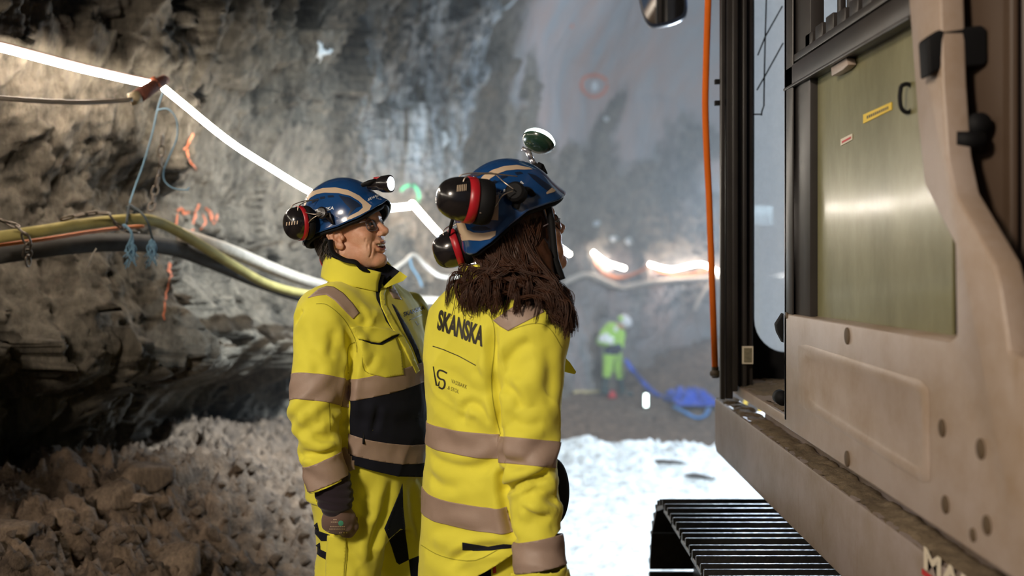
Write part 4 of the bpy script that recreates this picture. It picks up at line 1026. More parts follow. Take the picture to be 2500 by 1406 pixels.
# short hair below the helmet edge
bm = bmesh.new(); rnd = random.Random(3)
for k in range(1500):
    a = rnd.uniform(math.radians(68), math.radians(292)); z = rnd.uniform(-.040, .05)
    aa = min(a, 2 * math.pi - a)
    if aa < math.radians(100) and z < .0 + (math.radians(100) - aa) * .12: continue
    if aa < math.radians(88) and z < .018: continue
    x = -.010 + .098 * math.cos(a) * (1 if z > 0 else 1 + z * 3.2); y = .078 * math.sin(a) * (1 if z > 0 else 1 + z * 2.4)
    p = Vector((x, y, z)); n_ = Vector((math.cos(a), math.sin(a), -.2)).normalized(); d = (Vector((-.25, 0, -1)) + n_ * .35).normalized()
    add_tube(bm, [HM @ (p - n_ * .002), HM @ (p + n_ * .0025 + d * .008), HM @ (p + n_ * .002 + d * .016)], [.0010, .0009, .0003], 4, False)
from_bm('hair', bm, M_GREYHAIR, MAN)
spectacles(HM, MAN)
# helmet and what sits on it
helM, bvM = helmet_shell(HM, MAN)
zz = lambda pts: [(660 + x / 3.905, 400 + y / 3.905) for x, y in pts]
decal('helmet_stripe', [zz([(322, 400), (335, 330), (395, 265), (500, 232), (620, 225), (740, 250), (850, 305), (888, 340), (965, 400), (945, 440), (860, 485), (765, 528), (722, 526), (760, 495), (840, 455), (882, 418), (874, 385), (840, 352), (760, 305), (650, 280), (520, 275), (440, 290), (380, 325), (350, 365), (328, 412)])], bvM, .0008, M_CREAM, helM, 5, rim=False)
decal('helmet_vent', [zz([(650, 298), (760, 322), (845, 378), (872, 405), (820, 418), (775, 462), (748, 490), (738, 488), (765, 430), (705, 370)])], bvM, .0006, M_VENT, helM, 5, rim=False)
for q in ([(390, 352), (455, 325), (462, 345), (402, 378)], [(470, 318), (520, 308), (524, 330), (478, 340)], [(545, 302), (600, 300), (612, 318), (550, 322)]):
    decal('helmet_vent', [zz(q)], bvM, .0006, M_VENT, helM, 5, rim=False)
M_TXTW = simple('white_print', (.75, .78, .8), .5)
def z1(x, y): return (660 + x / 3.905, 400 + y / 3.905)
text_on('SKANSKA', 'helmet_print', M_TXTW, helM, bvM, z1(926, 358), (150 / 3.905, -72 / 3.905), (2.0, -7.2), .0008, .02)
text_on('SKANSKA', 'helmet_print', M_TXTW, helM, bvM, z1(400, 470), (205 / 3.905, -36 / 3.905), (1.2, -8), .0008, .02)
text_on('c', 'helmet_print', M_TXTW, helM, bvM, z1(756, 565), (5, 0), (0, -6), .0008, .02)
mo, MM = muff(helM, A(731, 545, 2.90), Vector((-.80, -.62, -.08)), Vector((.10, 0, 1)), .043, 1.14, .075)
bvm = bvh_obj(mo); text_on('lllll', 'muff_print', M_CREAM, mo, bvm, z1(150, 590), (110 / 3.905, -15 / 3.905), (1, -9), .0005)
mo2, _ = muff(helM, HM @ Vector((-.125, .105, -.03)), HM.to_3x3() @ Vector((-.6, .8, 0)), Vector((0, 0, 1)), .043, 1.14, .075)
bm = bmesh.new(); c = A(787, 520, 2.885); M = Matrix.Translation(c) @ frame(Vector((-.25, -1, .1))).to_4x4(); lathe(bm, M, [(-.016, .017), (.006, .018), (.010, .014), (.0105, .004)], 26)
add_tube(bm, [A(790, 523, 2.89), A(812, 545, 2.895)], [.012, .009], 8, flat=.5); piv = from_bm('muff_arm', bm, M_MUFF, helM); autosmooth(piv)
bm = bmesh.new(); add_tube(bm, smooth_path([A(735, 512, 2.885), A(750, 520, 2.87), A(770, 523, 2.865), A(782, 518, 2.868)], 5), .0014, 6); add_tube(bm, smooth_path([A(760, 566, 2.885), A(753, 545, 2.87), A(768, 530, 2.865), A(783, 524, 2.868)], 5), .0014, 6); from_bm('muff_wire', bm, M_WIRE, helM)
bm = bmesh.new(); add_tube(bm, [A(803, 520, 2.888), A(812, 546, 2.893)], [.012, .010], 4, flat=.35); from_bm('muff_bracket', bm, M_BLKP, helM)
# head lamp
ax = Vector((.93, -.36, .03)).normalized(); c = A(925, 450, 2.93)
M = Matrix.Translation(c) @ frame(ax).to_4x4(); bm = bmesh.new(); lathe(bm, M, [(-.035, .008), (-.034, .014), (-.012, .016), (.000, .019), (.012, .0245), (.036, .0265), (.040, .0255), (.040, .022)], 30)
lm = from_bm('head_lamp', bm, M_MUFF, helM); autosmooth(lm, 40)
bm = bmesh.new(); lathe(bm, M, [(.037, .0215), (.0415, .020), (.0435, .012), (.044, .002)], 30); from_bm('lamp_lens', bm, simple('lamp_lens', (1, 1, 1), emit=(.80, .90, 1.0), estr=18), lm)
bm = bmesh.new(); add_tube(bm, [A(884, 452, 2.93), A(900, 447, 2.925), A(918, 440, 2.925)], [.010, .014, .010], 8, flat=.6); add_box(bm, (-.02, -.012, -.016), (.01, .012, -.010), .002, M); from_bm('lamp_clamp', bm, M_BLK, lm)
bm = bmesh.new(); add_box(bm, (-.014, -.008, .014), (.006, .008, .022), .002, M); from_bm('lamp_switch', bm, M_MUFFRED, lm)
lamp('SPOT', 'head_lamp_beam', M @ Vector((.06, 0, 0)), M @ Vector((1, 0, -.05)), 6, (.82, .92, 1), spot_size=math.radians(70), spot_blend=.7, shadow_soft_size=.02)
# chin strap
bm = bmesh.new()
add_tube(bm, smooth_path([A(806, 585, 2.905), A(812, 615, 2.90), A(840, 634, 2.90), A(868, 640, 2.905), A(884, 655, 2.915), A(915, 662, 2.94)], 6), .010, 8, flat=.4)
add_tube(bm, smooth_path([A(800, 585, 2.93), A(792, 605, 2.95), A(806, 618, 2.95), A(826, 628, 2.92)], 6), .008, 8, flat=.5)
from_bm('chin_strap', bm, M_BLK, helM)

# jacket
FT = Vector((.906, -.423)); zpx = lambda py, d: EYE - (py - HY) * d / F
O = A(902, 900, 3.05)
rows = [(zpx(640, 3.05), .062, .066, -.03, 0), (zpx(672, 3.05), .085, .092, -.03, 0), (zpx(695, 3.05), .098, .125, -.028, 0), (zpx(722, 3.05), .118, .185, -.025, 0), (zpx(760, 3.05), .138, .215, -.015, 0), (zpx(850, 3.05), .158, .222, 0, 0), (zpx(950, 3.05), .168, .215, .005, 0), (zpx(1050, 3.05), .168, .205, .008, 0), (zpx(1100, 3.05), .166, .205, .006, 0), (zpx(1200, 3.05), .168, .21, 0, 0)]
S_, E_, W_ = A(793, 778, 2.87), A(763, 1000, 2.80), A(798, 1180, 2.79)
S2, E2, W2 = A(985, 772, 3.27), A(1010, 1000, 3.36), A(1040, 1180, 3.30)
ops = [('+', s_loft(O, FT, rows), .001), ('+', s_cone(S_ + Vector((.03, .03, .015)), S_, .085, .084), .05), ('+', s_cone(S_, E_, .086, .066), .018), ('+', s_cone(E_, W_, .065, .057), .02),
       ('+', s_cone(S2, E2, .082, .064), .035), ('+', s_cone(E2, W2, .064, .055), .03)]
V, Q = sdf_mesh(ops, (-.80, 2.60, 2.30), (.06, 3.55, 3.12), .0062)
up = E_ - S_; fo = W_ - E_
V = cloth_disp(V, Q, .0062, 5, (1, 1, .8), folds=[(E_, fo.normalized() + Vector((.5, 0, .2)), .08, .050, .008), (A(770, 1090, 2.74), (.35, 0, 1), .09, .06, .007), (A(830, 820, 2.82), (.8, 0, .6), .09, .07, .007), (A(840, 890, 2.84), (.5, 0, .8), .06, .05, .005), (A(920, 1010, 2.88), (.1, 0, 1), .12, .08, .003), (A(880, 780, 2.9), (.6, 0, .8), .09, .08, .004)])
V = creases(V, Q, [([(838, 790), (858, 835), (862, 880), (852, 925), (846, 990), (846, 1060)], .012, .015), ([(815, 800), (812, 840), (800, 880)], .012, .005), ([(708, 1108), (740, 1106), (782, 1110), (822, 1098)], .009, .010),
                   ([(712, 1070), (728, 1105), (742, 1122)], .009, .007), ([(740, 1005), (765, 1035), (792, 1028)], .012, .006), ([(738, 755), (722, 785), (708, 830)], .010, .009), ([(760, 850), (775, 890), (768, 912)], .014, .004),
                   ([(760, 1060), (790, 1072), (815, 1068)], .010, .006), ([(900, 765), (925, 785), (950, 792)], .012, .004), ([(870, 742), (892, 775), (890, 795)], .010, .005), ([(925, 985), (918, 1030), (908, 1058)], .010, .005), ([(810, 1010), (830, 1030), (845, 1035)], .008, .006), ([(880, 905), (905, 890), (915, 860)], .010, .005)])
jv, jq = V, Q
bm = to_bm(V, Q)
cut(bm, A(900, 648, 3.05), (.20, .1, -1)); 
# hem, front lower than the side
bz = zpx(1140, 2.95)
# open the cuffs and the hem
def cut_far(bm, co, no, c, rad):
    """trims only around c"""
    no = Vector(no).normalized(); co = Vector(co)
    fs = [f for f in bm.faces if (f.calc_center_median() - Vector(c)).length < rad]; geom = list({v for f in fs for v in f.verts}) + list({e for f in fs for e in f.edges}) + fs
    bmesh.ops.bisect_plane(bm, geom=geom, dist=1e-6, plane_co=co, plane_no=no, clear_outer=True)
CN = Vector((.36, .0, -.93)).normalized()
cut_far(bm, A(800, 1183, 2.79), CN, A(806, 1205, 2.79), .115)
def trim_torso(bm, co, no, crease, cn, zmax):
    """cuts the hem: only what lies on the torso side of the crease plane"""
    cr, cn = Vector(crease), Vector(cn)
    fs = [f for f in bm.faces if f.calc_center_median().z < zmax and (f.calc_center_median() - cr).dot(cn) > 0]
    geom = list({v for f in fs for v in f.verts}) + list({e for f in fs for e in f.edges}) + fs
    bmesh.ops.bisect_plane(bm, geom=geom, dist=1e-6, plane_co=Vector(co), plane_no=Vector(no).normalized(), clear_outer=True)
CRM = Vector((A(846, 940, 2.87).x, 2.87, 2.6)); CRN = Vector((.93, .36, 0)).normalized()   # crease between sleeve and torso
HEM = (Vector((-.446, 2.9, 2.482)), Vector((-.38, 0, -1)))
trim_torso(bm, HEM[0], HEM[1], CRM + Vector((-.035, 0, 0)), CRN, 2.62)
# drop crumbs left by trimming
jk = from_bm('jacket', bm, M_HV, MAN)
so = jk.modifiers.new('thick', 'SOLIDIFY'); so.thickness = .004; so.offset = -1
bj = bvh_of((V, Q))
arm_sel = dict(near=None)
# navy panels, tape, pocket, print
body_only = lambda V, Q: None
def torso_band(z0, z1, tag_name, th=.0022):
    return band(V, Q, [((0, 0, z0), (0, 0, 1)), ((0, 0, z1), (0, 0, -1))], th, tag_name, M_TAPE, jk)
def band_tube(bmf, c, ax, hw, R, th, name, parent, VQ, mat=None, planes=()):
    """tape round a sleeve or a leg: keeps what lies within R of the axis point"""
    bm = to_bm(*VQ); c = Vector(c); ax = Vector(ax).normalized()
    dl = [v for v in bm.verts if ((v.co - c) - ax * (v.co - c).dot(ax)).length > R or abs((v.co - c).dot(ax)) > hw * 3 + .03]; bmesh.ops.delete(bm, geom=dl, context='VERTS')
    cut(bm, c - ax * hw, ax); cut(bm, c + ax * hw, -ax)
    for co, no in planes: cut(bm, co, no)
    puff(bm, th); bmesh.ops.recalc_face_normals(bm, faces=bm.faces)
    return from_bm(name, bm, mat or M_TAPE, parent)
def torso_tape(z0, z1, name, parent, VQ, x0, creases, mat=None, th=.0024, extra=()):
    """piece of a garment between two planes (z at x0, slope), trimmed at the sleeve creases"""
    bm = to_bm(*VQ); (za, ta), (zb, tb) = z0, z1
    bmesh.ops.delete(bm, geom=[v for v in bm.verts if v.co.z < min(za, zb) - .15 or v.co.z > max(za, zb) + .15], context='VERTS')
    cut(bm, (x0, 0, za), Vector((ta, 0, 1)).normalized()); cut(bm, (x0, 0, zb), -Vector((tb, 0, 1)).normalized())
    for co, no in list(creases) + list(extra): cut(bm, co, no)
    puff(bm, th); bmesh.ops.recalc_face_normals(bm, faces=bm.faces)
    return from_bm(name, bm, mat or M_TAPE, parent)
farc = (A(1030, 940, 3.2), Vector((-.35, -.93, 0)))
crs = [(CRM, CRN)]; x0 = -.446
torso_tape((2.668, -.15), (2.728, -.15), 'reflective_tape', jk, (V, Q), x0, crs)
torso_tape((2.507, .30), (2.564, .30), 'reflective_tape', jk, (V, Q), x0, crs)
torso_tape((2.480, .38), (2.512, .30), 'navy_hem', jk, (V, Q), x0, crs, M_NAVY, .0012)
torso_tape((2.560, .30), (2.672, -.15), 'navy_panel', jk, (V, Q), x0, crs, M_NAVY, .0012, [(A(851, 1000, 2.87), Vector((.95, .30, 0)))])
band_tube(None, A(764, 952, 2.82), E_ - S_, .037, .115, .0022, 'reflective_tape', jk, (V, Q), planes=[(CRM, -CRN)])
band_tube(None, A(785, 1152, 2.79), CN, .034, .10, .0022, 'reflective_tape', jk, (V, Q))
decal('reflective_tape', [[(752, 728), (778, 706), (798, 699), (815, 701), (838, 716), (862, 742), (877, 764), (862, 779), (840, 757), (818, 734), (797, 720), (775, 722)]], bj, .002, M_TAPE, jk, 6)
decal('reflective_tape', [[(944, 700), (960, 696), (980, 732), (960, 728)]], bj, .002, M_TAPE, jk, 6)
decal('zip', [[(917, 700), (926, 698), (928, 730), (938, 752), (950, 785), (966, 806), (960, 808), (942, 784), (930, 752), (919, 730)]], bj, .0015, M_NAVY, jk, 5)
decal('zip_flap', [[(928, 702), (944, 698), (937, 720), (940, 745), (965, 790), (1000, 850), (1022, 905), (1014, 912), (985, 850), (950, 792), (929, 748), (926, 722)]], bj, .004, M_HV, jk, 6)
decal('zip', [[(956, 742), (962, 746), (995, 800), (1020, 850), (1034, 900), (1028, 902), (1008, 850), (985, 805)]], bj, .0016, M_NAVY, jk, 5)
decal('chest_pocket', [[(878, 822), (920, 826), (965, 822), (978, 860), (984, 915), (940, 922), (900, 912), (884, 870)]], bj, .0045, M_HV, jk, 7)
pf_ = decal('pocket_flap', [[(854, 800), (875, 797), (910, 797), (945, 805), (970, 816), (952, 822), (925, 838), (905, 836), (876, 828)]], bj, .010, M_HV, jk, 6)
decal('flap_edge', [[(876, 829), (905, 837), (925, 839), (952, 823), (972, 816), (968, 822), (930, 843), (905, 841)]], bj, .0065, M_NAVY, jk, 5)
text_on('SKANSKA', 'jacket_print', M_PRINT, jk, bj, (985, 773), (52, -18), (-1, -10), .001, .03)
decal('print_line', ribbon([(998, 782), (1030, 768)], 1.3), bj, .001, M_PRINT, jk, 4, rim=False)
decal('jacket_print', ribbon([(1014, 784), (1020, 794), (1023, 790)], 1.5), bj, .001, M_PRINT, jk, 4, rim=False)
M_SEAM = simple('seam', (.36, .33, .02), .8)
for pts in ([(772, 742), (800, 745), (840, 780), (868, 830), (872, 860)], [(850, 912), (850, 850), (866, 835)], [(884, 860), (890, 905), (930, 918)], [(908, 975), (918, 1000), (916, 1040), (900, 1062)], [(803, 965), (806, 1050)]):
    decal('seam', ribbon(sp2(pts, 4), 1.8), bj, .0008, M_SEAM , jk, 8, rim=False)
bm = bmesh.new(); add_tube(bm, [A(888, 1055, 2.84), A(888, 1084, 2.835)], .0035, 8); from_bm('zip_pull', bm, M_BLK, jk)
# collar: a standing band open at the throat
def collar(name, parent, c, fwd, rb, rt, h0, h1, gap, flare, mat, th=.004, tilt=0.0, back=0.0):
    n, m = 56, 9; fw = Vector((fwd[0], fwd[1], 0)).normalized(); lf = Vector((-fw.y, fw.x, 0)); Vv = []
    for j in range(m + 1):
        t = j / m
        for i in range(n + 1):
            a = math.radians(gap) + (2 * math.pi - 2 * math.radians(gap)) * i / n; fr = max(0, math.cos(a))
            rr_ = (rb[0] * (1 - t) + rt[0] * t, rb[1] * (1 - t) + rt[1] * t); fl = flare * fr ** 3 * t ** 1.5
            hh = h0 + (h1 - h0) * fr ** 2
            p = c + fw * ((rr_[0] + fl) * math.cos(a) + back * t) + lf * ((rr_[1] + fl * .6) * math.sin(a)) + Vector((0, 0, hh * t - .35 * fl - tilt * math.cos(a)))
            p += Vector((0, 0, .003 * math.sin(a * 5 + j))); Vv.append(p)
    idx = np.arange((n + 1) * (m + 1)).reshape(m + 1, n + 1); me = arr_mesh(name, np.array([tuple(v) for v in Vv]), qs(idx)); o = mesh_obj(name, me, mat, parent)
    s = o.modifiers.new('thick', 'SOLIDIFY'); s.thickness = th; s.offset = 0; return o
cc = A(872, 690, 3.02)
collar('collar', jk, cc, FT, (.104, .112), (.092, .098), .082, .058, 20, .030, M_HV, .005, .022)
collar('collar_lining', jk, cc + Vector((0, 0, .002)), FT, (.094, .102), (.081, .085), .073, .05, 6, .025, M_NAVY, .003, .022)
def flap(name, pts, d, mat, parent, th=.004, bend=.012):
    bm = bmesh.new(); vs = [bm.verts.new((x, y, 0)) for x, y in pts]; bm.faces.new(vs); refine(bm, 7); c = sum((v.co for v in bm.verts), Vector()) / len(bm.verts)
    for v in bm.verts:
        dd = d + bend * math.sin((v.co.x - c.x) * .06) ; v.co = A(v.co.x, v.co.y, dd)
    r = bmesh.ops.extrude_face_region(bm, geom=bm.faces[:]); bmesh.ops.translate(bm, verts=[g for g in r['geom'] if isinstance(g, bmesh.types.BMVert)], vec=(0, th, 0)); bmesh.ops.recalc_face_normals(bm, faces=bm.faces)
    return autosmooth(from_bm(name, bm, mat, parent), 50)
flap('collar_point', [(934, 702), (948, 688), (970, 668), (976, 662), (994, 675), (984, 686), (962, 694), (944, 702)], 2.985, M_HV, jk)
flap('collar_lining', [(880, 650), (905, 648), (938, 640), (960, 652), (976, 663), (952, 690), (936, 703), (926, 712), (918, 700), (926, 680), (922, 662), (900, 668)], 2.995, M_NAVY, jk)
decal('collar_tab', [[(912, 676), (928, 678), (928, 692), (905, 699)]], bj, .006, M_NAVY, jk, 5)
# trousers
H1, K1, A1 = A(868, 1170, 2.98), A(842, 1500, 2.95), A(850, 1800, 3.0); H2, K2, A2_ = A(955, 1170, 3.14), A(1005, 1500, 3.22), A(1020, 1780, 3.3)
ops = [('+', s_loft(O, FT, [(zpx(1290, 3.05), .11, .15, 0, 0), (zpx(1200, 3.05), .135, .185, 0, 0), (zpx(1120, 3.05), .145, .185, 0, 0), (zpx(1080, 3.05), .14, .18, 0, 0)]), .001),
       ('+', s_cone(H1, K1, .112, .088), .05), ('+', s_cone(K1, A1, .086, .068), .04), ('+', s_cone(H2, K2, .108, .088), .04), ('+', s_cone(K2, A2_, .086, .068), .04)]
TV, TQ = sdf_mesh(ops, (-.75, 2.65, 1.56), (.06, 3.55, 2.56), .0085)
TV = cloth_disp(TV, TQ, .006, 15, (1, 1, .8), folds=[(A(880, 1250, 2.88), (.6, 0, .5), .12, .09, .004), (A(1000, 1300, 3.1), (.6, 0, .3), .12, .07, .004)])
TV = creases(TV, TQ, [([(900, 1180), (885, 1250), (870, 1320)], .018, .010), ([(960, 1170), (945, 1230), (920, 1300), (905, 1380)], .016, .014), ([(1000, 1180), (1015, 1260), (1030, 1330)], .014, .008), ([(860, 1200), (880, 1240), (915, 1260)], .014, .006), ([(845, 1330), (870, 1370), (880, 1406)], .014, .006)])
tr = mesh_obj('trousers', arr_mesh('trousers', TV, TQ), M_HV, MAN); bt = bvh_of((TV, TQ))
decal('navy_insert', [[(982, 1180), (976, 1200), (938, 1290), (955, 1330), (968, 1372), (975, 1378), (998, 1366), (990, 1300), (984, 1240)]], bt, .0015, M_NAVY, tr, 8, dmax=.5)
decal('knee_patch', [[(998, 1366), (1034, 1352), (1052, 1420), (1005, 1430)]], bt, .0015, M_NAVY, tr, 8, dmax=.5)
decal('cargo_pocket', [[(802, 1306), (846, 1310), (842, 1380), (840, 1440), (795, 1440)]], bt, .006, M_HV, tr, 8)
decal('pocket_strap', [[(768, 1328), (784, 1342), (801, 1350), (801, 1368), (782, 1358), (768, 1346)]], bt, .002, M_NAVY, tr, 6)
decal('pocket_strap', [[(765, 1278), (775, 1295), (806, 1306), (806, 1320), (785, 1320), (765, 1296)]], bt, .002, M_NAVY, tr, 6)
decal('seam', ribbon([(846, 1310), (843, 1406)], 2), bt, .007, M_SEAM, tr, 8, rim=False)
for s_, (a1, tn) in enumerate(((A1, 0), (A2_, 1))):
    bop = [('+', s_cone(a1, Vector((a1.x, a1.y, GM + .10)), .062, .058), .02), ('+', s_ell((a1.x + .07, a1.y - .03, GM + .055), (.13, .055, .055)), .05)]
    bv_, bq_ = sdf_mesh(bop, (a1.x - .15, a1.y - .15, GM - .01), (a1.x + .25, a1.y + .15, a1.z + .1), .009); mesh_obj('boot', arr_mesh('boot', bv_, bq_), M_BLK, MAN)
# inner sleeve and gloved hand, fingers curled
bm = bmesh.new(); w0 = A(806, 1172, 2.80); w1 = A(821, 1218, 2.80)
bv_, bq_ = sdf_mesh([('+', s_cone(w0, w1, .052, .050), .001)], np.array(w0) - .12, np.array(w0) + .12, .005); bv_ = cloth_disp(bv_, bq_, .006, 33, fine=.002, folds=[(w1, (.1, 0, 1), .08, .022, .003)])
bm.free(); mesh_obj('knitted_cuff', arr_mesh('knitted_cuff', bv_, bq_), cloth('dark_knit', (.022, .014, .022), .9), jk)
def glove(parent, pw, pk, thumb_side, back, curl, scale=1.0, mat=None, side=1):
    """pw wrist, pk knuckle line centre, back = normal of the back of the hand, across = index-side direction"""
    ax = (pk - pw).normalized(); ac = thumb_side.normalized(); bk = back.normalized(); L_ = (pk - pw).length
    ops = [('+', s_cone(pw - ax * .02, pw + ax * .02, .034, .036), .01)]
    Mp = Matrix((ax, ac, bk)).transposed(); cm = pw + ax * L_ * .58
    ops += [('+', s_ell(cm, (L_ * .56, .044, .024), Mp), .02)]
    for k, (off, ln, rr_) in enumerate(((.031, .040, .0115), (.0105, .045, .012), (-.0105, .042, .0115), (-.031, .034, .0105))):
        p0 = pk + ac * off - ax * (.004 + .006 * abs(k - 1)); p1 = p0 + (ax * .42 - bk * .9).normalized() * ln * scale; p2 = p1 + (-ax * .25 - bk * 1).normalized() * ln * .62; p3 = p2 + (-ax * 1 - bk * .25).normalized() * ln * .5
        if curl < .5: p2 = p1 + (ax * .6 - bk * .9).normalized() * ln * .6; p3 = p2 + (ax * .2 - bk * 1).normalized() * ln * .4
        for a, b in ((pk + ac * off * .8 - ax * .03, p0), (p0, p1), (p1, p2), (p2, p3)): ops.append(('+', s_cone(a, b, rr_, rr_ * .95), .0055))
    t0 = pw + ax * .030 + ac * .034 - bk * .006; t1 = t0 + (ax * .85 + ac * .15 - bk * .45).normalized() * .036; t2 = t1 + (ax * .8 - ac * .45 - bk * .5).normalized() * .030
    for a, b in ((t0, t1), (t1, t2)): ops.append(('+', s_cone(a, b, .0145, .0125), .010))
    lo = np.minimum(np.array(pw), np.array(pk)) - .10; hi = np.maximum(np.array(pw), np.array(pk)) + .10
    v_, q_ = sdf_mesh(ops, lo, hi, .0030); return mesh_obj('glove', arr_mesh('glove', v_, q_), mat, parent), (v_, q_)
M_GLOVE = cloth('glove_knit', (.17, .105, .085), .8, .0006)
gl, (gv, gq) = glove(MAN, A(826, 1238, 2.80), A(823, 1296, 2.80), Vector((1, .12, 0)), Vector((-.08, -1, .05)), 1, mat=M_GLOVE)
bg = bvh_of((gv, gq))
decal('glove_print', [[(832 + 6.5 * math.cos(a), 1277 + 6.5 * math.sin(a)) for a in np.linspace(0, 6.2, 16)]], bg, .0006, simple('green_print', (.10, .42, .30), .5), gl, 4, rim=False)
rg = random.Random(4)
for a, b, y in ((814, 822, 1268), (808, 824, 1274), (806, 842, 1285), (804, 842, 1291), (796, 804, 1297), (796, 804, 1301), (828, 834, 1300), (838, 842, 1300), (845, 848, 1300)):
    x = a
    while x < b: w_ = rg.uniform(1.5, 4); decal('glove_print', ribbon([(x, y), (min(x + w_, b), y + .3)], 2.2 if y < 1296 else 3.0), bg, .0005, M_CREAM, gl, 4, rim=False); x += w_ + 1
# the far hand, half hidden behind the other worker
gl2, _ = glove(MAN, W2 + Vector((.0, 0, -.05)), W2 + Vector((.005, 0, -.14)), Vector((1, -.2, 0)), Vector((.2, 1, 0)), 1, mat=M_GLOVE)
# ------------------------------------------------------------------ the worker with long brown hair, seen from behind
WOM = thing('person', 'worker with long brown hair in yellow jacket seen from behind, ear muffs on blue helmet', 'person', (-.05, 2.6, GM))
ang = math.radians(25); pit = math.radians(19)
Fw = Vector((math.cos(ang) * math.cos(pit), math.sin(ang) * math.cos(pit), math.sin(pit)))
cW = A(1277, 586, 2.56); HW = Matrix.Translation(cW) @ frame(Fw).to_4x4()
V, Q = head_mesh(HW, h=.003, chest=False, female=True, smile=False)
bodyW = mesh_obj('body', arr_mesh('body', xf(HW, V), Q), M_SKIN, WOM)
eyes(HW, WOM, bodyW)
bm = bmesh.new()
for z, x, r in ((-.0395, .0995, .0042), (-.0505, .0975, .0048)):
    add_tube(bm, smooth_path([HW @ Vector(p) for p in ((.084, -.023, -.0445), (x - .004, -.011, z), (x, 0, z), (x - .004, .011, z), (.084, .023, -.0445))], 5), [.0012] + [r] * 19 + [.0012], 8)
from_bm('lips', bm, M_LIP, bodyW)
spectacles(HW, WOM)
HWh = Matrix.Translation(A(1270, 562, 2.56)) @ frame(Vector((math.cos(.52) * math.cos(.23), math.sin(.52) * math.cos(.23), math.sin(.23)))).to_4x4() @ Matrix.Translation((-.008, 0, .002))
helW, bvW = helmet_shell(HWh, WOM, r=(.138, .116, .128), rz=(.084, .072, .060, .057, .053, .030, -.004, -.026, -.030))
zw = lambda pts: [(1020 + x / 3.514, 300 + y / 3.514) for x, y in pts]
decal('helmet_stripe', [zw([(505, 520), (560, 455), (640, 405), (740, 372), (850, 362), (960, 385), (985, 400), (920, 402), (850, 400), (760, 410), (690, 435), (620, 480), (560, 545), (530, 545)])], bvW, .0008, M_CREAM, helW, 5, rim=False)
decal('helmet_stripe', [zw([(318, 862), (400, 850), (425, 915), (480, 940), (560, 945), (640, 930), (672, 925), (665, 965), (620, 995), (540, 1010), (440, 1005), (385, 1010), (375, 1030), (345, 950)])], bvW, .0008, M_CREAM, helW, 5, rim=False)
decal('helmet_stripe', [zw([(640, 612), (695, 618), (690, 835), (525, 828), (540, 770), (630, 740)])], bvW, .0008, M_CREAM, helW, 5, rim=False)
decal('helmet_stripe', [zw([(1150, 555), (1180, 578), (1170, 592), (1105, 612), (1098, 600)])], bvW, .0008, M_CREAM, helW, 5, rim=False)
for q in ([(610, 520), (660, 490), (685, 505), (640, 548)], [(705, 460), (760, 445), (775, 462), (720, 485)], [(830, 425), (880, 418), (905, 435), (850, 448)], [(450, 900), (500, 882), (580, 888), (635, 912), (560, 925), (480, 922)], [(940, 430), (1010, 450), (1080, 500), (1145, 545), (1120, 590), (1060, 545), (985, 480)]):
    decal('helmet_vent', [zw(q)], bvW, .0006, M_VENT, helW, 5, rim=False)
def w1(x, y): return (1020 + x / 3.514, 300 + y / 3.514)
text_on('SKANSKA', 'helmet_print', M_TXTW, helW, bvW, w1(665, 640), (245 / 3.514, -118 / 3.514), (-1.5, -9), .0008, .02)
# muffs parked behind the helmet
m1, M1 = muff(helW, A(1142, 488, 2.37), Vector((-.93, -.28, .12)), Vector((.15, -.1, 1)), .054, 1.0, .125)
bvm = bvh_obj(m1); text_on('llllll', 'muff_print', M_CREAM, m1, bvm, w1(335, 590), (80 / 3.514, -10 / 3.514), (1, -16), .0005)
m2, M2 = muff(helW, A(1112, 606, 2.62), Vector((-.92, -.05, -.30)), Vector((-.3, .1, 1)), .050, 1.0, .10)
bm = bmesh.new(); add_tube(bm, [A(1100, 552, 2.56), A(1096, 575, 2.58)], .0035, 6); add_tube(bm, [A(1107, 528, 2.52), A(1100, 556, 2.56)], .005, 8); from_bm('muff_slider', bm, M_BLK, helW)
# swivel arm and its pivot on the helmet side
bm = bmesh.new(); pv = A(1258, 468, 2.40); M = Matrix.Translation(pv) @ frame(Vector((-.3, -.95, .2))).to_4x4(); lathe(bm, M, [(-.025, .024), (.004, .025), (.010, .019), (.012, .006)], 28)
add_tube(bm, smooth_path([pv + Vector((.0, .004, 0)), A(1262, 490, 2.41), A(1258, 505, 2.42)], 5), .012, 8, flat=.5)
add_tube(bm, smooth_path([pv, A(1285, 462, 2.43), A(1300, 478, 2.45)], 5), [.018] * 5 + [.014] * 5 + [.008], 8, flat=.4); piv = from_bm('muff_arm', bm, M_BLK, helW); autosmooth(piv)
bm = bmesh.new()
for pts in ([A(1156, 432, 2.37), A(1200, 422, 2.40), A(1232, 446, 2.38), A(1254, 462, 2.375)], [A(1172, 520, 2.33), A(1205, 508, 2.36), A(1226, 478, 2.37), A(1252, 466, 2.375)]): add_tube(bm, smooth_path(pts, 6), .0015, 6)
from_bm('muff_wire', bm, M_WIRE, helW)
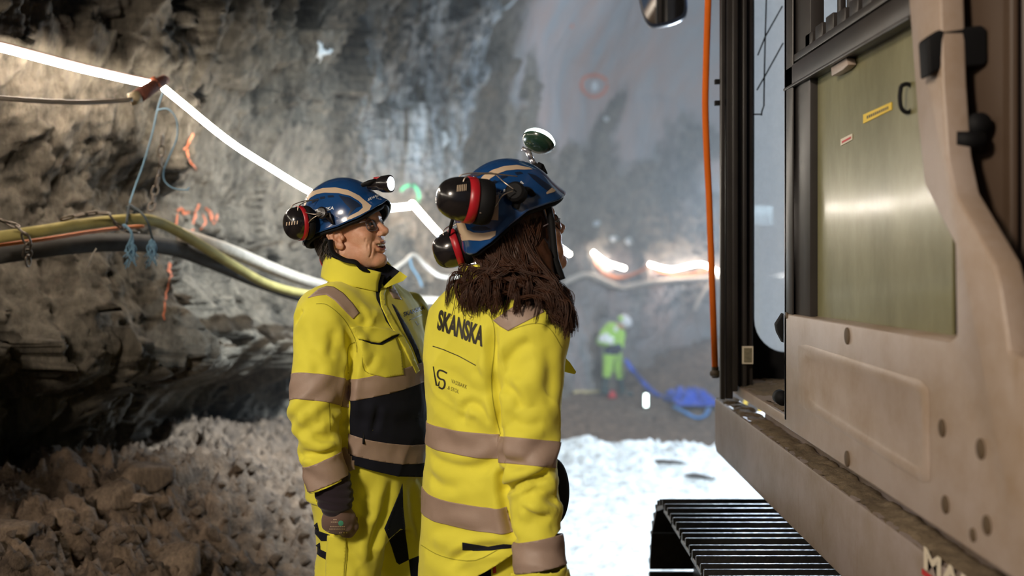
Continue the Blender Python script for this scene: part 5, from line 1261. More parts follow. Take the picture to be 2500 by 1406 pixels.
# lamp raised on its folded strut
bm = bmesh.new(); add_tube(bm, [A(1330, 428, 2.62), A(1318, 408, 2.62), A(1310, 402, 2.62)], [.012, .016, .012], 10, flat=.8); add_box(bm, A(1296, 414, 2.60), A(1322, 402, 2.64), .003); ck = from_bm('lamp_bracket', bm, M_BLK, helW)
bm = bmesh.new(); add_tube(bm, [A(1306, 402, 2.62), A(1296, 386, 2.62)], .0065, 8); add_tube(bm, [A(1297, 388, 2.62), A(1289, 370, 2.62)], .0075, 8); add_tube(bm, [A(1274, 362, 2.62), A(1296, 372, 2.62)], .006, 8); from_bm('lamp_strut', bm, simple('strut_metal', (.6, .58, .62), .3, .8), helW)
ax = Vector((.36, .42, .83)).normalized(); c = A(1312, 352, 2.62); M = Matrix.Translation(c) @ frame(ax, (0, .2, 1)).to_4x4()
bm = bmesh.new(); lathe(bm, M, [(-.012, .014), (-.011, .028), (-.004, .038), (.004, .0435), (.009, .0445)], 30); hl = from_bm('head_lamp', bm, simple('lamp_shell', (.02, .05, .03), .25, coat=.5), helW); autosmooth(hl, 40)
bm = bmesh.new(); lathe(bm, M, [(.009, .0435), (.018, .0435), (.026, .036), (.030, .018), (.031, .002)], 30); from_bm('lamp_lens', bm, simple('lamp_diffuser', (1, 1, 1), emit=(.75, 1.0, .92), estr=5), hl)
# strap
bm = bmesh.new()
add_tube(bm, smooth_path([A(1338, 500, 2.50), A(1346, 540, 2.50), A(1350, 580, 2.50), A(1354, 618, 2.50), A(1358, 640, 2.50)], 6), .0085, 8)
add_tube(bm, smooth_path([A(1352, 630, 2.50), A(1362, 660, 2.50), A(1370, 683, 2.50)], 6), .012, 8)
add_tube(bm, smooth_path([A(1200, 610, 2.50), A(1260, 650, 2.49), A(1320, 650, 2.49), A(1352, 640, 2.50)], 6), .007, 8, flat=.4)
from_bm('chin_strap', bm, M_BLK, helW)

# jacket
FT2 = Vector((.65, .76)); OW = A(1196, 900, 2.60); zq = lambda py: zpx(py, 2.60)
rows = [(zq(680), .06, .065, -.01, .0), (zq(704), .085, .09, -.012, .0), (zq(728), .10, .135, -.012, 0), (zq(758), .115, .172, -.008, 0), (zq(800), .128, .188, 0, 0), (zq(880), .138, .190, 0, 0), (zq(1000), .135, .185, 0, 0), (zq(1130), .137, .184, 0, 0), (zq(1270), .150, .195, 0, 0), (zq(1380), .158, .200, 0, 0), (zq(1450), .158, .200, 0, 0)]
S_, E_, W_ = A(1318, 822, 2.47), A(1293, 1110, 2.41), A(1328, 1400, 2.35)
S2 = OW + Vector((-.76 * .135, .65 * .19, 0)); S2.z = zq(812); E2 = S2 + Vector((.05, .09, -.27)); W2 = E2 + Vector((.13, .17, -.10))
ops = [('+', s_loft(OW, FT2, rows), .001), ('+', s_cone(S_ + Vector((-.04, .02, .02)), S_, .070, .074), .05), ('+', s_cone(S_, E_, .075, .067), .018), ('+', s_cone(E_, W_, .066, .060), .02), ('+', s_cone(W_, W_ + (W_ - E_) * .06, .060, .059), .01),
       ('+', s_cone(S2, E2, .060, .058), .035), ('+', s_cone(E2, W2, .060, .054), .03)]
V, Q = sdf_mesh(ops, (-.42, 2.18, 2.18), (.34, 3.05, 3.08), .0056)
up = E_ - S_; fo = W_ - E_
V = cloth_disp(V, Q, .0058, 25, (1, 1, .8), folds=[(A(1275, 1170, 2.36), (-.45, 0, .85), .09, .070, .010), (A(1250, 930, 2.41), (.75, 0, -.6), .10, .085, .007), (A(1130, 990, 2.5), (.5, 0, .9), .10, .085, .005), (A(1150, 1140, 2.5), (-.3, 0, 1), .10, .085, .005), (A(1320, 1260, 2.32), (.4, 0, 1), .08, .060, .007), (A(1100, 1360, 2.5), (.4, 0, 1), .10, .08, .004)])
V = creases(V, Q, [([(1206, 790), (1203, 860), (1210, 930), (1220, 1000), (1226, 1070)], .013, .019), ([(1226, 1070), (1228, 1130), (1232, 1200), (1246, 1280), (1262, 1335)], .012, .015), ([(1222, 1200), (1262, 1184), (1312, 1165), (1362, 1142)], .009, .013),
                   ([(1228, 1112), (1252, 1128), (1290, 1134)], .010, .006), ([(1228, 895), (1262, 852), (1300, 832)], .013, .008), ([(1226, 935), (1256, 962), (1272, 1005)], .012, .009), ([(1118, 1004), (1150, 984), (1182, 1006), (1196, 1040)], .010, .008),
                   ([(1140, 992), (1126, 1030)], .010, .005), ([(1048, 1108), (1082, 1130), (1150, 1142), (1215, 1124)], .013, .008), ([(1050, 1160), (1075, 1185), (1120, 1192)], .012, .006), ([(1098, 1378), (1130, 1352), (1180, 1338), (1240, 1338)], .010, .010),
                   ([(1262, 1232), (1306, 1262), (1352, 1262)], .010, .008), ([(1300, 1180), (1340, 1215), (1362, 1225)], .010, .006), ([(1040, 1300), (1110, 1292), (1180, 1300)], .014, .005), ([(1335, 840), (1345, 920), (1340, 1000)], .016, .006), ([(1150, 900), (1185, 930), (1200, 975)], .013, .005), ([(1245, 1020), (1280, 1040), (1330, 1030)], .012, .006)])
jw = (V, Q); bm = to_bm(V, Q)
cut_far(bm, A(1335, 1440, 2.35), fo.normalized(), A(1335, 1440, 2.35), .10)
bmesh.ops.bisect_plane(bm, geom=[g for g in (list(bm.verts) + list(bm.edges) + list(bm.faces)) if True and ((g.co if isinstance(g, bmesh.types.BMVert) else (g.verts[0].co)) - Vector((W_.x, W_.y, zq(1400)))).length > .12], dist=1e-6, plane_co=A(1150, 1402, 2.5), plane_no=Vector((.65, -.08, -1)).normalized(), clear_outer=True)
jkw = from_bm('jacket', bm, M_HV, WOM); so = jkw.modifiers.new('thick', 'SOLIDIFY'); so.thickness = .004; so.offset = -1
bw = bvh_of(jw); ex = [(S_, E_, .079), (E_, W_ + (W_ - E_) * .2, .076), (S2, E2, .068), (E2, W2, .064)]
CRW = A(1221, 1080, 2.44); CWN = Vector((-.90, .36, -.0)).normalized()
CR2 = A(1238, 1250, 2.44); CN2 = Vector((-.88, .36, -.30)).normalized(); xw = -.05
torso_tape((2.585, 0), (2.645, 0), 'reflective_tape', jkw, jw, xw, [(CRW, CWN)])
torso_tape((2.405, 0), (2.465, 0), 'reflective_tape', jkw, jw, xw, [(CR2, CN2)])
band_tube(None, A(1290, 1104, 2.41), up, .031, .115, .0024, 'reflective_tape', jkw, jw, planes=[(CRW, -CWN)])
band_tube(None, A(1320, 1350, 2.36), fo + Vector((.02, 0, 0)), .034, .098, .0024, 'reflective_tape', jkw, jw, planes=[(A(1254, 1350, 2.38), Vector((.9, -.3, .25)))])
decal('reflective_tape', [[(1204, 782), (1250, 752), (1296, 724), (1318, 744), (1328, 762), (1290, 782), (1240, 808), (1222, 797)]], bw, .002, M_TAPE, jkw, 6)
text_on('SKANSKA', 'back_print', M_PRINT, jkw, bw, (1067, 801), (111, 43), (6, -44), .0010, .045, maxe=6)
decal('print_line', ribbon([(1057, 845), (1085, 854), (1120, 869), (1162, 892)], 2.2), bw, .001, M_PRINT, jkw, 5, rim=False)
g1 = lambda pts: [(1040 + x / 5.41, 740 + y / 5.41) for x, y in pts]
decal('back_emblem', ribbon(g1([(98, 835), (118, 960), (142, 1083), (166, 1092), (180, 1030)]), [2.4, 3.2, 4.2, 4.2, 2.0]), bw, .001, M_PRINT, jkw, 4, rim=False)
decal('back_emblem', ribbon(g1(sp2([(280, 925), (235, 900), (185, 885), (158, 915), (160, 965), (190, 1000), (235, 1015), (252, 1060), (240, 1110), (212, 1128), (172, 1105)], 4)), 4.2), bw, .001, M_PRINT, jkw, 4, rim=False)
M_PR2 = simple('thin_print', (.20, .17, .02), .6)
text_on('VASSBAKK', 'back_print', M_PR2, jkw, bw, g1([(335, 1052)])[0], (38, 15.5), (1.0, -9.5), .001, .0, maxe=4)
text_on('& STOL', 'back_print', M_PR2, jkw, bw, g1([(288, 1135)])[0], (27, 11), (1.5, -9), .001, .0, maxe=4)
for pts in ([(1180, 745), (1205, 790), (1207, 850), (1200, 920), (1205, 990), (1222, 1060)], [(1120, 720), (1160, 738), (1206, 782)], [(1240, 808), (1300, 790), (1340, 800), (1372, 850)], [(1028, 1330), (1080, 1358), (1160, 1368), (1235, 1330)]):
    decal('seam', ribbon(sp2(pts, 4), 1.8), bw, .0008, M_SEAM, jkw, 8, rim=False)
decal('pocket_slit', [[(1129, 1324), (1165, 1330), (1192, 1334), (1230, 1328), (1256, 1330), (1256, 1336), (1200, 1344), (1165, 1345), (1129, 1342)]], bw, .0012, M_NAVY, jkw, 6)
# pocket flap standing off the chest, seen past the arm
bm = bmesh.new(); add_prism(bm, [A(1380, 872, 2.60), A(1392, 884, 2.60), A(1408, 908, 2.60), (A(1404, 914, 2.60)), A(1384, 908, 2.60), A(1376, 900, 2.60)], (-.02, .04, -.0), .002); autosmooth(from_bm('pocket_flap', bm, M_HV, jkw))
collar('collar', jkw, A(1204, 712, 2.585), FT2, (.085, .090), (.080, .082), .060, .05, 20, .02, M_HV, .004, .01)
# rolled cuff
bm = bmesh.new(); add_tube(bm, smooth_path([A(1336, 1402, 2.35), A(1346, 1450, 2.34), A(1350, 1500, 2.34)], 4), .053, 24); from_bm('knitted_cuff', bm, M_HV, jkw)
# trousers, belt pouch
H1 = A(1215, 1345, 2.57); H2 = A(1120, 1330, 2.68)
ops = [('+', s_loft(OW, FT2, [(zq(1500), .11, .16, 0, 0), (zq(1380), .125, .17, 0, 0), (zq(1250), .12, .165, 0, 0)]), .001)]
for h_, kx, ax_ in ((H1, Vector((.05, .02, -.45)), Vector((.02, .0, -.40))), (H2, Vector((.03, .06, -.45)), Vector((0, 0, -.40)))):
    ops += [('+', s_cone(h_, h_ + kx, .096, .085), .04), ('+', s_cone(h_ + kx, Vector((h_.x + kx.x, h_.y + kx.y, GM + .13)), .082, .065), .04)]
TV, TQ = sdf_mesh(ops, (-.45, 2.3, 1.56), (.35, 3.05, 2.46), .009); TV = cloth_disp(TV, TQ, .005, 55)
trw = mesh_obj('trousers', arr_mesh('trousers', TV, TQ), M_HV, WOM); btw = bvh_of((TV, TQ))
decal('navy_panel', [[(1140, 1430), (1165, 1395), (1198, 1372), (1200, 1430)]], btw, .0015, M_NAVY, trw, 8, dmax=.6)
decal('red_label', [[(1203, 1378), (1209, 1374), (1212, 1398), (1204, 1400)]], btw, .002, M_RED, trw, 6, dmax=.6)
for h_ in (H1, H2):
    a1 = Vector((h_.x + .04, h_.y + .04, GM + .18)); bop = [('+', s_cone(a1, Vector((a1.x, a1.y, GM + .10)), .062, .058), .02), ('+', s_ell((a1.x + .05, a1.y + .05, GM + .055), (.11, .075, .055)), .05)]
    bv_, bq_ = sdf_mesh(bop, (a1.x - .15, a1.y - .15, GM - .01), (a1.x + .22, a1.y + .2, a1.z + .1), .009); mesh_obj('boot', arr_mesh('boot', bv_, bq_), M_BLK, WOM)
bv_, bq_ = sdf_mesh([('+', s_ell(A(1352, 1200, 2.66), (.042, .045, .090)), .02)], np.array(A(1352, 1200, 2.66)) - .13, np.array(A(1352, 1200, 2.66)) + .13, .006); mesh_obj('belt_pouch', arr_mesh('belt_pouch', bv_, bq_), M_BLK, WOM)
glw, _ = glove(WOM, W2 + Vector((.02, .02, -.02)), W2 + Vector((.04, .08, -.06)), Vector((0, .3, 1)), Vector((-.5, .7, 0)), 1, mat=M_GLOVE)

# long wavy hair: many locks, one mesh
M_HAIR = simple('brown_hair', (.050, .019, .009), .5, spec=.3, var=.7, scale=40)
rnd = random.Random(11); bm = bmesh.new()
def lock(pts, r, wav, n=7):
    P = smooth_path(pts, 6); m = len(P); ph = rnd.uniform(0, 6.28); fr = rnd.uniform(10, 22); out = []; L_ = 0
    for i, p in enumerate(P):
        if i: L_ += (p - P[i - 1]).length
        t = i / (m - 1); out.append(p + Vector((math.sin(L_ * fr * 2 + ph), math.cos(L_ * fr * 2.3 + ph), .3 * math.sin(L_ * fr + ph))) * wav * t)
    R = [r * (1 - .75 * (i / (m - 1)) ** 2) * (.6 + .4 * min(1, i / 3)) for i in range(m)]
    add_tube(bm, out, R, 5, True)
Hm = HW
def head_pt(a, z, push=.0):     # on the skull, a = angle from the face, right side negative
    x = -.010 + (.097 + push) * math.cos(a) * (1 - max(0, -z) * 1.2); y = (.074 + push) * math.sin(a) * (1 - max(0, -z) * .8); return Hm @ Vector((x, y, z))
def on_back(px, py, lift=.012, md=2.5):
    d = Vector(((px - HX) / F, 1, -(py - HY) / F)).normalized(); h = bw.ray_cast(EYEP, d)
    if h[0] is None: return A(px, py, md)
    return h[0] + h[1] * lift * (1 if h[1].dot(d) < 0 else -1)
# guides fan out over the back and over the near shoulder; every guide carries a wisp of strands
for g_ in range(200):
    u = (g_ + .5) / 200; a = math.radians(-88 - 165 * rnd.random()); z0 = rnd.uniform(-.06, .05); push = rnd.uniform(.004, .022); k_ = rnd.random()
    p0 = head_pt(a, z0, push * .6); p1 = head_pt(a, z0 - .05, push + .006)
    if k_ < .56: ey = rnd.uniform(690, 812); ex_ = rnd.gauss(1318 + (ey - 690) * .42, 15); ex_ = min(ex_, 1338 + (ey - 690) * .36); lift = rnd.uniform(.010, .04)
    elif k_ < .80: ex_, ey, lift = rnd.gauss(1280, 32), rnd.uniform(690, 765), rnd.uniform(.008, .04)
    else: ex_, ey, lift = max(1094, rnd.gauss(1185, 42)), rnd.uniform(690, 762), rnd.uniform(.006, .028)
    end = on_back(ex_, ey, lift, 2.46); mid = p1.lerp(end, .45) + Vector((rnd.uniform(-.014, .014), rnd.uniform(-.03, .0), rnd.uniform(.0, .015)))
    ph = rnd.uniform(0, 6.28); fr = rnd.uniform(22, 42); wv = rnd.uniform(.004, .009)
    for k in range(20):
        j_ = lambda s_: Vector((rnd.gauss(0, s_), rnd.gauss(0, s_), rnd.gauss(0, s_ * .6)))
        e_ = end + j_(.0045); P = smooth_path([p0 + j_(.006), p1 + j_(.005), mid + j_(.005), e_ + Vector((0, 0, .035)) + (mid - end) * .12, e_ - Vector((0, 0, rnd.uniform(0, .022)))], 6); m = len(P); out = []; L_ = 0
        for i, p in enumerate(P):
            if i: L_ += (p - P[i - 1]).length
            t = i / (m - 1); out.append(p + Vector((math.sin(L_ * fr + ph), .6 * math.cos(L_ * fr + ph), 0)) * wv * min(1, t * 1.6))
        r_ = rnd.uniform(.0007, .0016); add_tube(bm, out, [r_ * (1 - .6 * (i / (m - 1)) ** 2) for i in range(m)], 4, False)
for g_ in range(46):     # swept back from the temple over the ear
    a = math.radians(rnd.uniform(-92, -64)); z0 = rnd.uniform(.0, .05); p0 = head_pt(a, z0, .002); p1 = head_pt(a - .35, z0 - .04, .016); p2 = head_pt(math.radians(-125), -.055, .020); ey = rnd.uniform(690, 800); end = on_back(1310 + (ey - 690) * .4 + rnd.gauss(0, 8), ey, .03, 2.46)
    for k in range(16):
        j_ = lambda s_: Vector((rnd.gauss(0, s_), rnd.gauss(0, s_), rnd.gauss(0, s_)))
        P = smooth_path([p0 + j_(.003), p1 + j_(.003), p2 + j_(.004), p2.lerp(end, .5) + j_(.005), end + j_(.006)], 5); m = len(P); add_tube(bm, P, [.0012 * (1 - .5 * i / m) for i in range(m)], 4, False)
for k in range(60):      # loose fine strands
    sx = rnd.uniform(1130, 1300); ex_ = sx + rnd.uniform(-55, 25); ey = rnd.uniform(715, 772)
    lock([on_back(sx, 668, .03, 2.5), on_back((sx + ex_) / 2 + rnd.uniform(-10, 10), 705, .02, 2.5), on_back(ex_, ey, .008, 2.5), on_back(ex_ + rnd.uniform(-14, 14), ey + 8, .004, 2.5)], .0013, .004)
for k in range(14):
    ex_, ey = rnd.uniform(1368, 1392), rnd.uniform(780, 820); lock([A(1350 + rnd.uniform(-20, 15), 700, 2.44), A(1372, 750, 2.43), A(ex_, ey, 2.43)], .0022, .006)
hairW = from_bm('hair', bm, M_HAIR, WOM)
# the mass under the locks
ops = [('+', s_ell(HW @ Vector((-.03, 0, -.01)), (.085, .085, .105), HW.to_3x3()), .02), ('+', s_cone(HW @ Vector((-.045, -.02, -.06)), A(1262, 690, 2.54), .068, .055), .04), ('+', s_cone(HW @ Vector((-.01, -.05, -.05)), A(1338, 735, 2.45), .045, .026), .04)]
ops.append(('+', s_ell(HW @ Vector((-.014, 0, .04)), (.101, .0815, .098), HW.to_3x3()), .02))
ops.append(('-', s_ell(HW @ Vector((.145, 0, -.03)), (.098, .15, .20), HW.to_3x3()), .015))
hv, hq = sdf_mesh(ops, np.array(cW) - .32, np.array(cW) + .22, .007); N_ = vnormals(hv, hq); hv = hv + N_ * (.006 * (1 - 2 * np.abs(vnoise(hv * np.array([60, 60, 7]), 3))))[:, None]
mesh_obj('hair_mass', arr_mesh('hair_mass', hv, hq), M_HAIR, hairW)
# ------------------------------------------------------------------ pipes, cables, chains and ropes along the left wall
BW = BVHTree.FromPolygons([v.co.copy() for v in wall_left.data.vertices], [tuple(p.vertices) for p in wall_left.data.polygons])
BF = BVHTree.FromPolygons([v.co.copy() for v in wall_far.data.vertices], [tuple(p.vertices) for p in wall_far.data.polygons])
BG = BVHTree.FromPolygons([v.co.copy() for v in floor.data.vertices], [tuple(p.vertices) for p in floor.data.polygons])
def ray(px, py): return Vector(((px - HX) / F, 1, -(py - HY) / F))
def wall_d(px, py):
    r = ray(px, py); L_ = r.length; h = [b.ray_cast(EYEP, r.normalized()) for b in (BW, BF)]
    ds = [x[3] / L_ for x in h if x[0] is not None]; return min(ds) if ds else 20
def hug(pts, r, off=.0):
    """pts: (px, py, planned distance); kept just in front of the rock"""
    n = []
    P = smooth_path([(x, y, d) for x, y, d in pts], 5)
    ds = [min(p.z, wall_d(p.x, p.y) - r - off) for p in P]
    ds = [min(ds[max(0, i - 2):i + 3]) for i in range(len(ds))]
    ds = [sum(ds[max(0, i - 3):i + 4]) / len(ds[max(0, i - 3):i + 4]) for i in range(len(ds))]
    return [A(p.x, p.y, d) for p, d in zip(P, ds)]
M_YHOSE = simple('yellow_hose', (.36, .30, .10), .75, spec=.3, var=.5, scale=12, bump=.002, bscale=60)
M_WPIPE = simple('white_pipe', (.46, .41, .35), .9, spec=.2, var=.4, scale=24, bump=.006, bscale=30)
M_BPIPE = simple('black_pipe', (.045, .043, .040), .8, spec=.3, var=.5, scale=20)
M_OCAB = simple('orange_cable', (.55, .17, .05), .5)
M_GCAB = simple('grey_cable', (.20, .17, .14), .5)
M_CHAIN = simple('chain_steel', (.14, .115, .09), .4, .6, var=.3, scale=60)
M_ROPE = simple('blue_rope', (.16, .30, .42), .8, var=.5, scale=180)
M_DROPE = simple('dark_rope', (.035, .05, .06), .85, var=.4, scale=180)
M_OPAINT = simple('orange_paint', (.50, .15, .075), .85, var=.3)
M_GPAINT = simple('green_paint', (.10, .60, .28), .8)
M_PALE = simple('pale_spot', (.48, .52, .54), .8)
def pipe(name, label, cat, pts, r, mat, n=14, group=None, off=.0):
    P = hug(pts, r, off); bm = bmesh.new(); add_tube(bm, P, r, n); o = from_bm(name, bm, mat); tag(o, label, cat, group); return o
pipe('black_pipe', 'thick black pipe lowest of the bundle on the rock ledge at left', 'pipe', [(-40, 626, 3.9), (150, 600, 4.2), (300, 592, 4.5), (420, 604, 4.9), (520, 640, 5.3), (640, 690, 5.9), (760, 728, 6.6), (900, 745, 8.4)], .040, M_BPIPE)
pipe('white_pipe', 'straight chalky white pipe sloping down behind the laughing worker', 'pipe', [(440, 572, 4.75), (560, 612, 5.3), (650, 650, 5.8), (740, 684, 6.4), (820, 704, 7.4), (930, 724, 9), (1010, 730, 10), (1110, 736, 11)], .034, M_WPIPE)
pipe('yellow_hose', 'yellowish hose topmost of the bundle, dipping below the white pipe', 'hose', [(-40, 584, 3.7), (100, 564, 3.9), (220, 545, 4.1), (340, 535, 4.3), (400, 548, 4.45), (470, 586, 4.7), (560, 642, 5.1), (650, 692, 5.55), (750, 718, 6.1), (850, 720, 7.2)], .0235, M_YHOSE, off=.03)
pipe('orange_cable', 'thin orange cable between the yellow hose and the black pipe', 'cable', [(-40, 603, 3.75), (100, 585, 3.95), (220, 566, 4.15), (300, 556, 4.3), (350, 552, 4.4)], .008, M_OCAB, 8, off=.03)
pipe('grey_cable', 'dark grey cable under the light line at the left frame edge', 'cable', [(-40, 236, 3.6), (60, 244, 3.75), (180, 250, 3.9), (260, 248, 4.0), (322, 243, 4.1)], .0095, M_GCAB, 8, off=.03)
pipe('white_cable', 'white cable drooping in the haze between the two workers', 'cable', [(950, 665, 9.0), (985, 640, 9.5), (1010, 622, 9.8), (1040, 650, 10), (1080, 675, 10.4), (1140, 668, 11), (1200, 650, 11.6)], .018, M_WPIPE, 8, off=.02)
pipe('rope', 'pale blue cord hanging behind the chin of the laughing worker', 'rope', [(1000, 622, 9.6), (1004, 650, 9.6), (1020, 675, 9.6), (1030, 700, 9.6)], .012, M_ROPE, 8)
t = thing('rock_bolt', 'rusty rock bolt with a pale sleeve beside the bend of the light line', 'rock bolt', A(350, 225, 4.2))
dB = wall_d(380, 210)
bm = bmesh.new(); add_tube(bm, [A(318, 243, 4.08), A(340, 235, 4.10)], [.026, .028], 14); from_bm('bolt_sleeve', bm, simple('sleeve_plastic', (.42, .33, .20), .6), t)
bm = bmesh.new(); add_tube(bm, [A(336, 236, 4.1), A(360, 220, 4.15), A(392, 200, 4.25), A(400, 196, 4.5)], [.030, .028, .024, .024], 12); from_bm('bolt_body', bm, simple('rust', (.16, .05, .03), .8, var=.6, scale=50, bump=.006, bscale=50), t)
bm = bmesh.new(); add_tube(bm, [A(372, 190, 4.2), A(388, 214, 4.2)], [.012, .014], 8); from_bm('bolt_nut', bm, M_OPAINT, t)
pipe('thin_wire', 'thin pale wire looping right of the rock bolt', 'wire', [(432, 222, 4.5), (455, 222, 4.55), (478, 240, 4.6), (490, 262, 4.65)], .0025, M_WPIPE, 6)
# chains
def link_bm(bm, c, along, side, L_=.052, W=.030, r=.0042):
    a = along.normalized(); s_ = (side - a * side.dot(a)).normalized(); pts = []
    for k in range(16):
        t = 2 * math.pi * k / 16; u = math.cos(t); v = math.sin(t)
        pts.append(c + a * (math.copysign(min(abs(u) * 1.25, 1), u) * (L_ - W) / 2 * 1.0 + u * W / 2) + s_ * v * W / 2)
    add_tube(bm, pts + [pts[0]], r, 7, False)
def chain(label, pts, group=None, step=.040):
    P = smooth_path(pts, 12); t = thing('chain', label, 'chain', pts[0], group)
    d = 0; acc = 0; last = P[0]; k = 0
    for i in range(1, len(P)):
        seg_ = (P[i] - P[i - 1]).length; acc += seg_
        if acc >= step:
            acc = 0; al = P[i] - last; bm = bmesh.new(); link_bm(bm, (P[i] + last) / 2, al, Vector((0, -.25, 1)).cross(al) if k % 2 else Vector((.1, -1, .3))); from_bm('chain_link', bm, M_CHAIN, t); last = P[i]; k += 1
    return t
def near(px, py, d, off=.02): return A(px, py, min(d, wall_d(px, py) - off))
chain('steel chain hanging down the lit rock face below the bend of the light line', [near(396, 330, 4.4), near(392, 400, 4.4), near(382, 450, 4.4), near(372, 500, 4.35), near(366, 525, 4.3)])
chain('short steel chain over the yellow hose at the left frame edge', [A(-6, 535, 3.62), A(30, 548, 3.62), A(55, 565, 3.60), A(68, 592, 3.62), A(66, 625, 3.68), A(72, 650, 3.72)])
chain('steel chain slung along the top of the yellow hose', [A(150, 535, 3.92), A(200, 524, 3.95), A(262, 520, 3.98), A(285, 548, 4.0), A(320, 566, 4.08), A(350, 566, 4.12)])
# ropes
def rope(label, strands, mat=M_ROPE, r=.0038, frayed=None):
    bm = bmesh.new()
    for k, s_ in enumerate(strands): add_tube(bm, smooth_path(s_, 6), r, 6)
    if frayed: 
        rr = random.Random(5)
        for _ in range(14): add_tube(bm, smooth_path([frayed, frayed + Vector((rr.uniform(-.02, .02), rr.uniform(-.012, .01), -.03)), frayed + Vector((rr.uniform(-.03, .035), rr.uniform(-.02, .01), rr.uniform(-.11, -.06)))], 4), .0022, 5)
    o = from_bm('rope', bm, mat); tag(o, label, 'rope'); return o
rope('blue rope tied from the light line bend down to the pipes', [[near(398, 225, 4.5), near(384, 270, 4.45), near(372, 325, 4.42), near(350, 400, 4.38), near(330, 455, 4.33), near(316, 498, 4.25)]])
rope('blue rope end curling right with a frayed tip beside the hanging chain', [[near(386, 268, 4.44), near(410, 266, 4.42), near(430, 290, 4.4), near(432, 335, 4.4), near(412, 385, 4.4), near(400, 415, 4.4), near(402, 442, 4.4), near(425, 460, 4.4), near(460, 464, 4.4)], [near(455, 464, 4.4), near(463, 458, 4.4)]], r=.0033)
rope('dark rope knotted above the yellow hose and looped over it', [[near(316, 498, 4.2), near(312, 520, 4.15), near(309, 545, 4.1)], [near(318, 500, 4.2), near(345, 520, 4.12), near(362, 545, 4.08), near(370, 575, 4.1), near(376, 590, 4.12)], [near(308, 505, 4.2), near(330, 515, 4.2), near(316, 525, 4.2), near(310, 510, 4.2)]], M_DROPE, .005)
rope('left one of the two frayed pale blue rope tails below the yellow hose', [[A(300, 548, 4.0), A(318, 565, 4.0), A(324, 590, 4.0), A(318, 622, 4.02)], [A(304, 548, 4.0), A(322, 570, 3.99), A(312, 600, 4.0), A(306, 615, 4.0)]], r=.0045, frayed=A(320, 590, 4.0))
rope('right one of the two frayed pale blue rope tails below the yellow hose', [[A(372, 585, 4.1), A(366, 592, 4.1), A(372, 605, 4.1)], [A(374, 588, 4.1), A(380, 600, 4.1)]], r=.005, frayed=A(370, 590, 4.1))
rope('short white string stub standing out below the black pipe', [[A(235, 607, 3.95), A(222, 630, 3.96), A(214, 652, 4.0)]], M_WPIPE, .003)
# far services
pipe('white_pipe', 'white pipe along the far rock face below the light lines', 'pipe', [(1375, 690, 25), (1420, 672, 25), (1450, 676, 25), (1500, 698, 25), (1520, 702, 25), (1560, 694, 25), (1640, 685, 25), (1740, 680, 25), (1900, 680, 25)], .062, M_WPIPE, 10)
pipe('orange_cable', 'orange cable sagging under the far slanting light line', 'cable', [(1450, 640, 25), (1475, 668, 25), (1510, 678, 25), (1550, 668, 25), (1585, 650, 25)], .035, M_OCAB, 8)
pipe('orange_cable', 'orange cable sagging left of the orange hose, far away', 'cable', [(1600, 660, 25), (1650, 672, 25), (1700, 668, 25), (1735, 655, 25)], .03, M_OCAB, 8)
for k, (x, y0, y1, d) in enumerate(((1447, 618, 690, 25), (1581, 648, 702, 25), (1705, 648, 690, 25))):
    o = pipe('cable_hanger', 'pale cable hanger strap on the far rock face', 'hanger', [(x, y0, d), (x + 2, (y0 + y1) / 2, d), (x, y1, d)], .03, M_WPIPE, 6, 'cable hangers on the far rock face')
pipe('white_hose', 'pale hose lying against the far rock, right of the bent worker', 'hose', [(1735, 690, 25), (1715, 720, 25), (1695, 760, 25)], .05, M_WPIPE, 6)
# paint marks on the rock
def mark(name, strokes, mat, wall=wall_left, bvh=BW, maxe=10, dmax=3.0):
    o = decal(name, [q[0] for q in strokes], bvh, .006, mat, None, maxe, dmax, rim=False); o.parent = wall; return o
ring = [(1450 + 31 * math.cos(a), 208 + 27 * math.sin(a) - 2 * math.cos(2 * a)) for a in np.linspace(0, 2 * math.pi, 26)]
mark('paint_mark', [ribbon(ring[i:i + 2] if False else ring[i:i + 3], 8) for i in range(0, 24, 2)], M_OPAINT, wall_far, BF)
mark('pale_mark', [[[(1450 + 10 * math.cos(a), 210 + 13 * math.sin(a)) for a in np.linspace(0, 6, 12)]]], M_PALE, wall_far, BF)
mark('paint_mark', [ribbon([(1388, 68), (1398, 60)], 8)], M_OPAINT, wall_far, BF)
def jit(pts, s_=2.5, rr=random.Random(9)): return [(x + rr.uniform(-s_, s_), y + rr.uniform(-s_, s_)) for x, y in pts]
for pts, w_ in (([(470, 328), (458, 350), (450, 368)], 6), ([(456, 368), (462, 390), (470, 402)], 5), ([(470, 402), (480, 412)], 3), ([(430, 520), (440, 512), (452, 524), (460, 518)], 6), ([(432, 524), (428, 545), (424, 556)], 5), ([(482, 500), (478, 520), (470, 545)], 5), ([(494, 520), (500, 545), (490, 560)], 4), ([(505, 505), (512, 520), (520, 540)], 5), ([(528, 525), (524, 545)], 5), ([(470, 556), (462, 572)], 5), ([(415, 640), (412, 660), (420, 675)], 7), ([(412, 676), (406, 720), (402, 760), (404, 785)], 4)):
    mark('paint_mark', [ribbon(jit(smp), w_) for smp in [sp2(pts, 3)]], M_OPAINT)
mark('paint_mark', [ribbon(sp2([(978, 466), (988, 455), (1000, 452)], 3), 6), ribbon(sp2([(1008, 452), (1018, 464), (1022, 480), (1018, 494)], 3), 7)], M_GPAINT)
mark('pale_vein', [ribbon(sp2([(1262, -6), (1240, 16), (1205, 35), (1178, 55), (1172, 85), (1160, 120), (1140, 155), (1128, 180), (1116, 206)], 3), [3, 4, 5, 6, 7, 8, 9, 9, 9, 8, 8, 8, 9, 9, 10, 10, 9, 8, 8, 7, 7, 6, 6, 4, 3])], M_PALE)
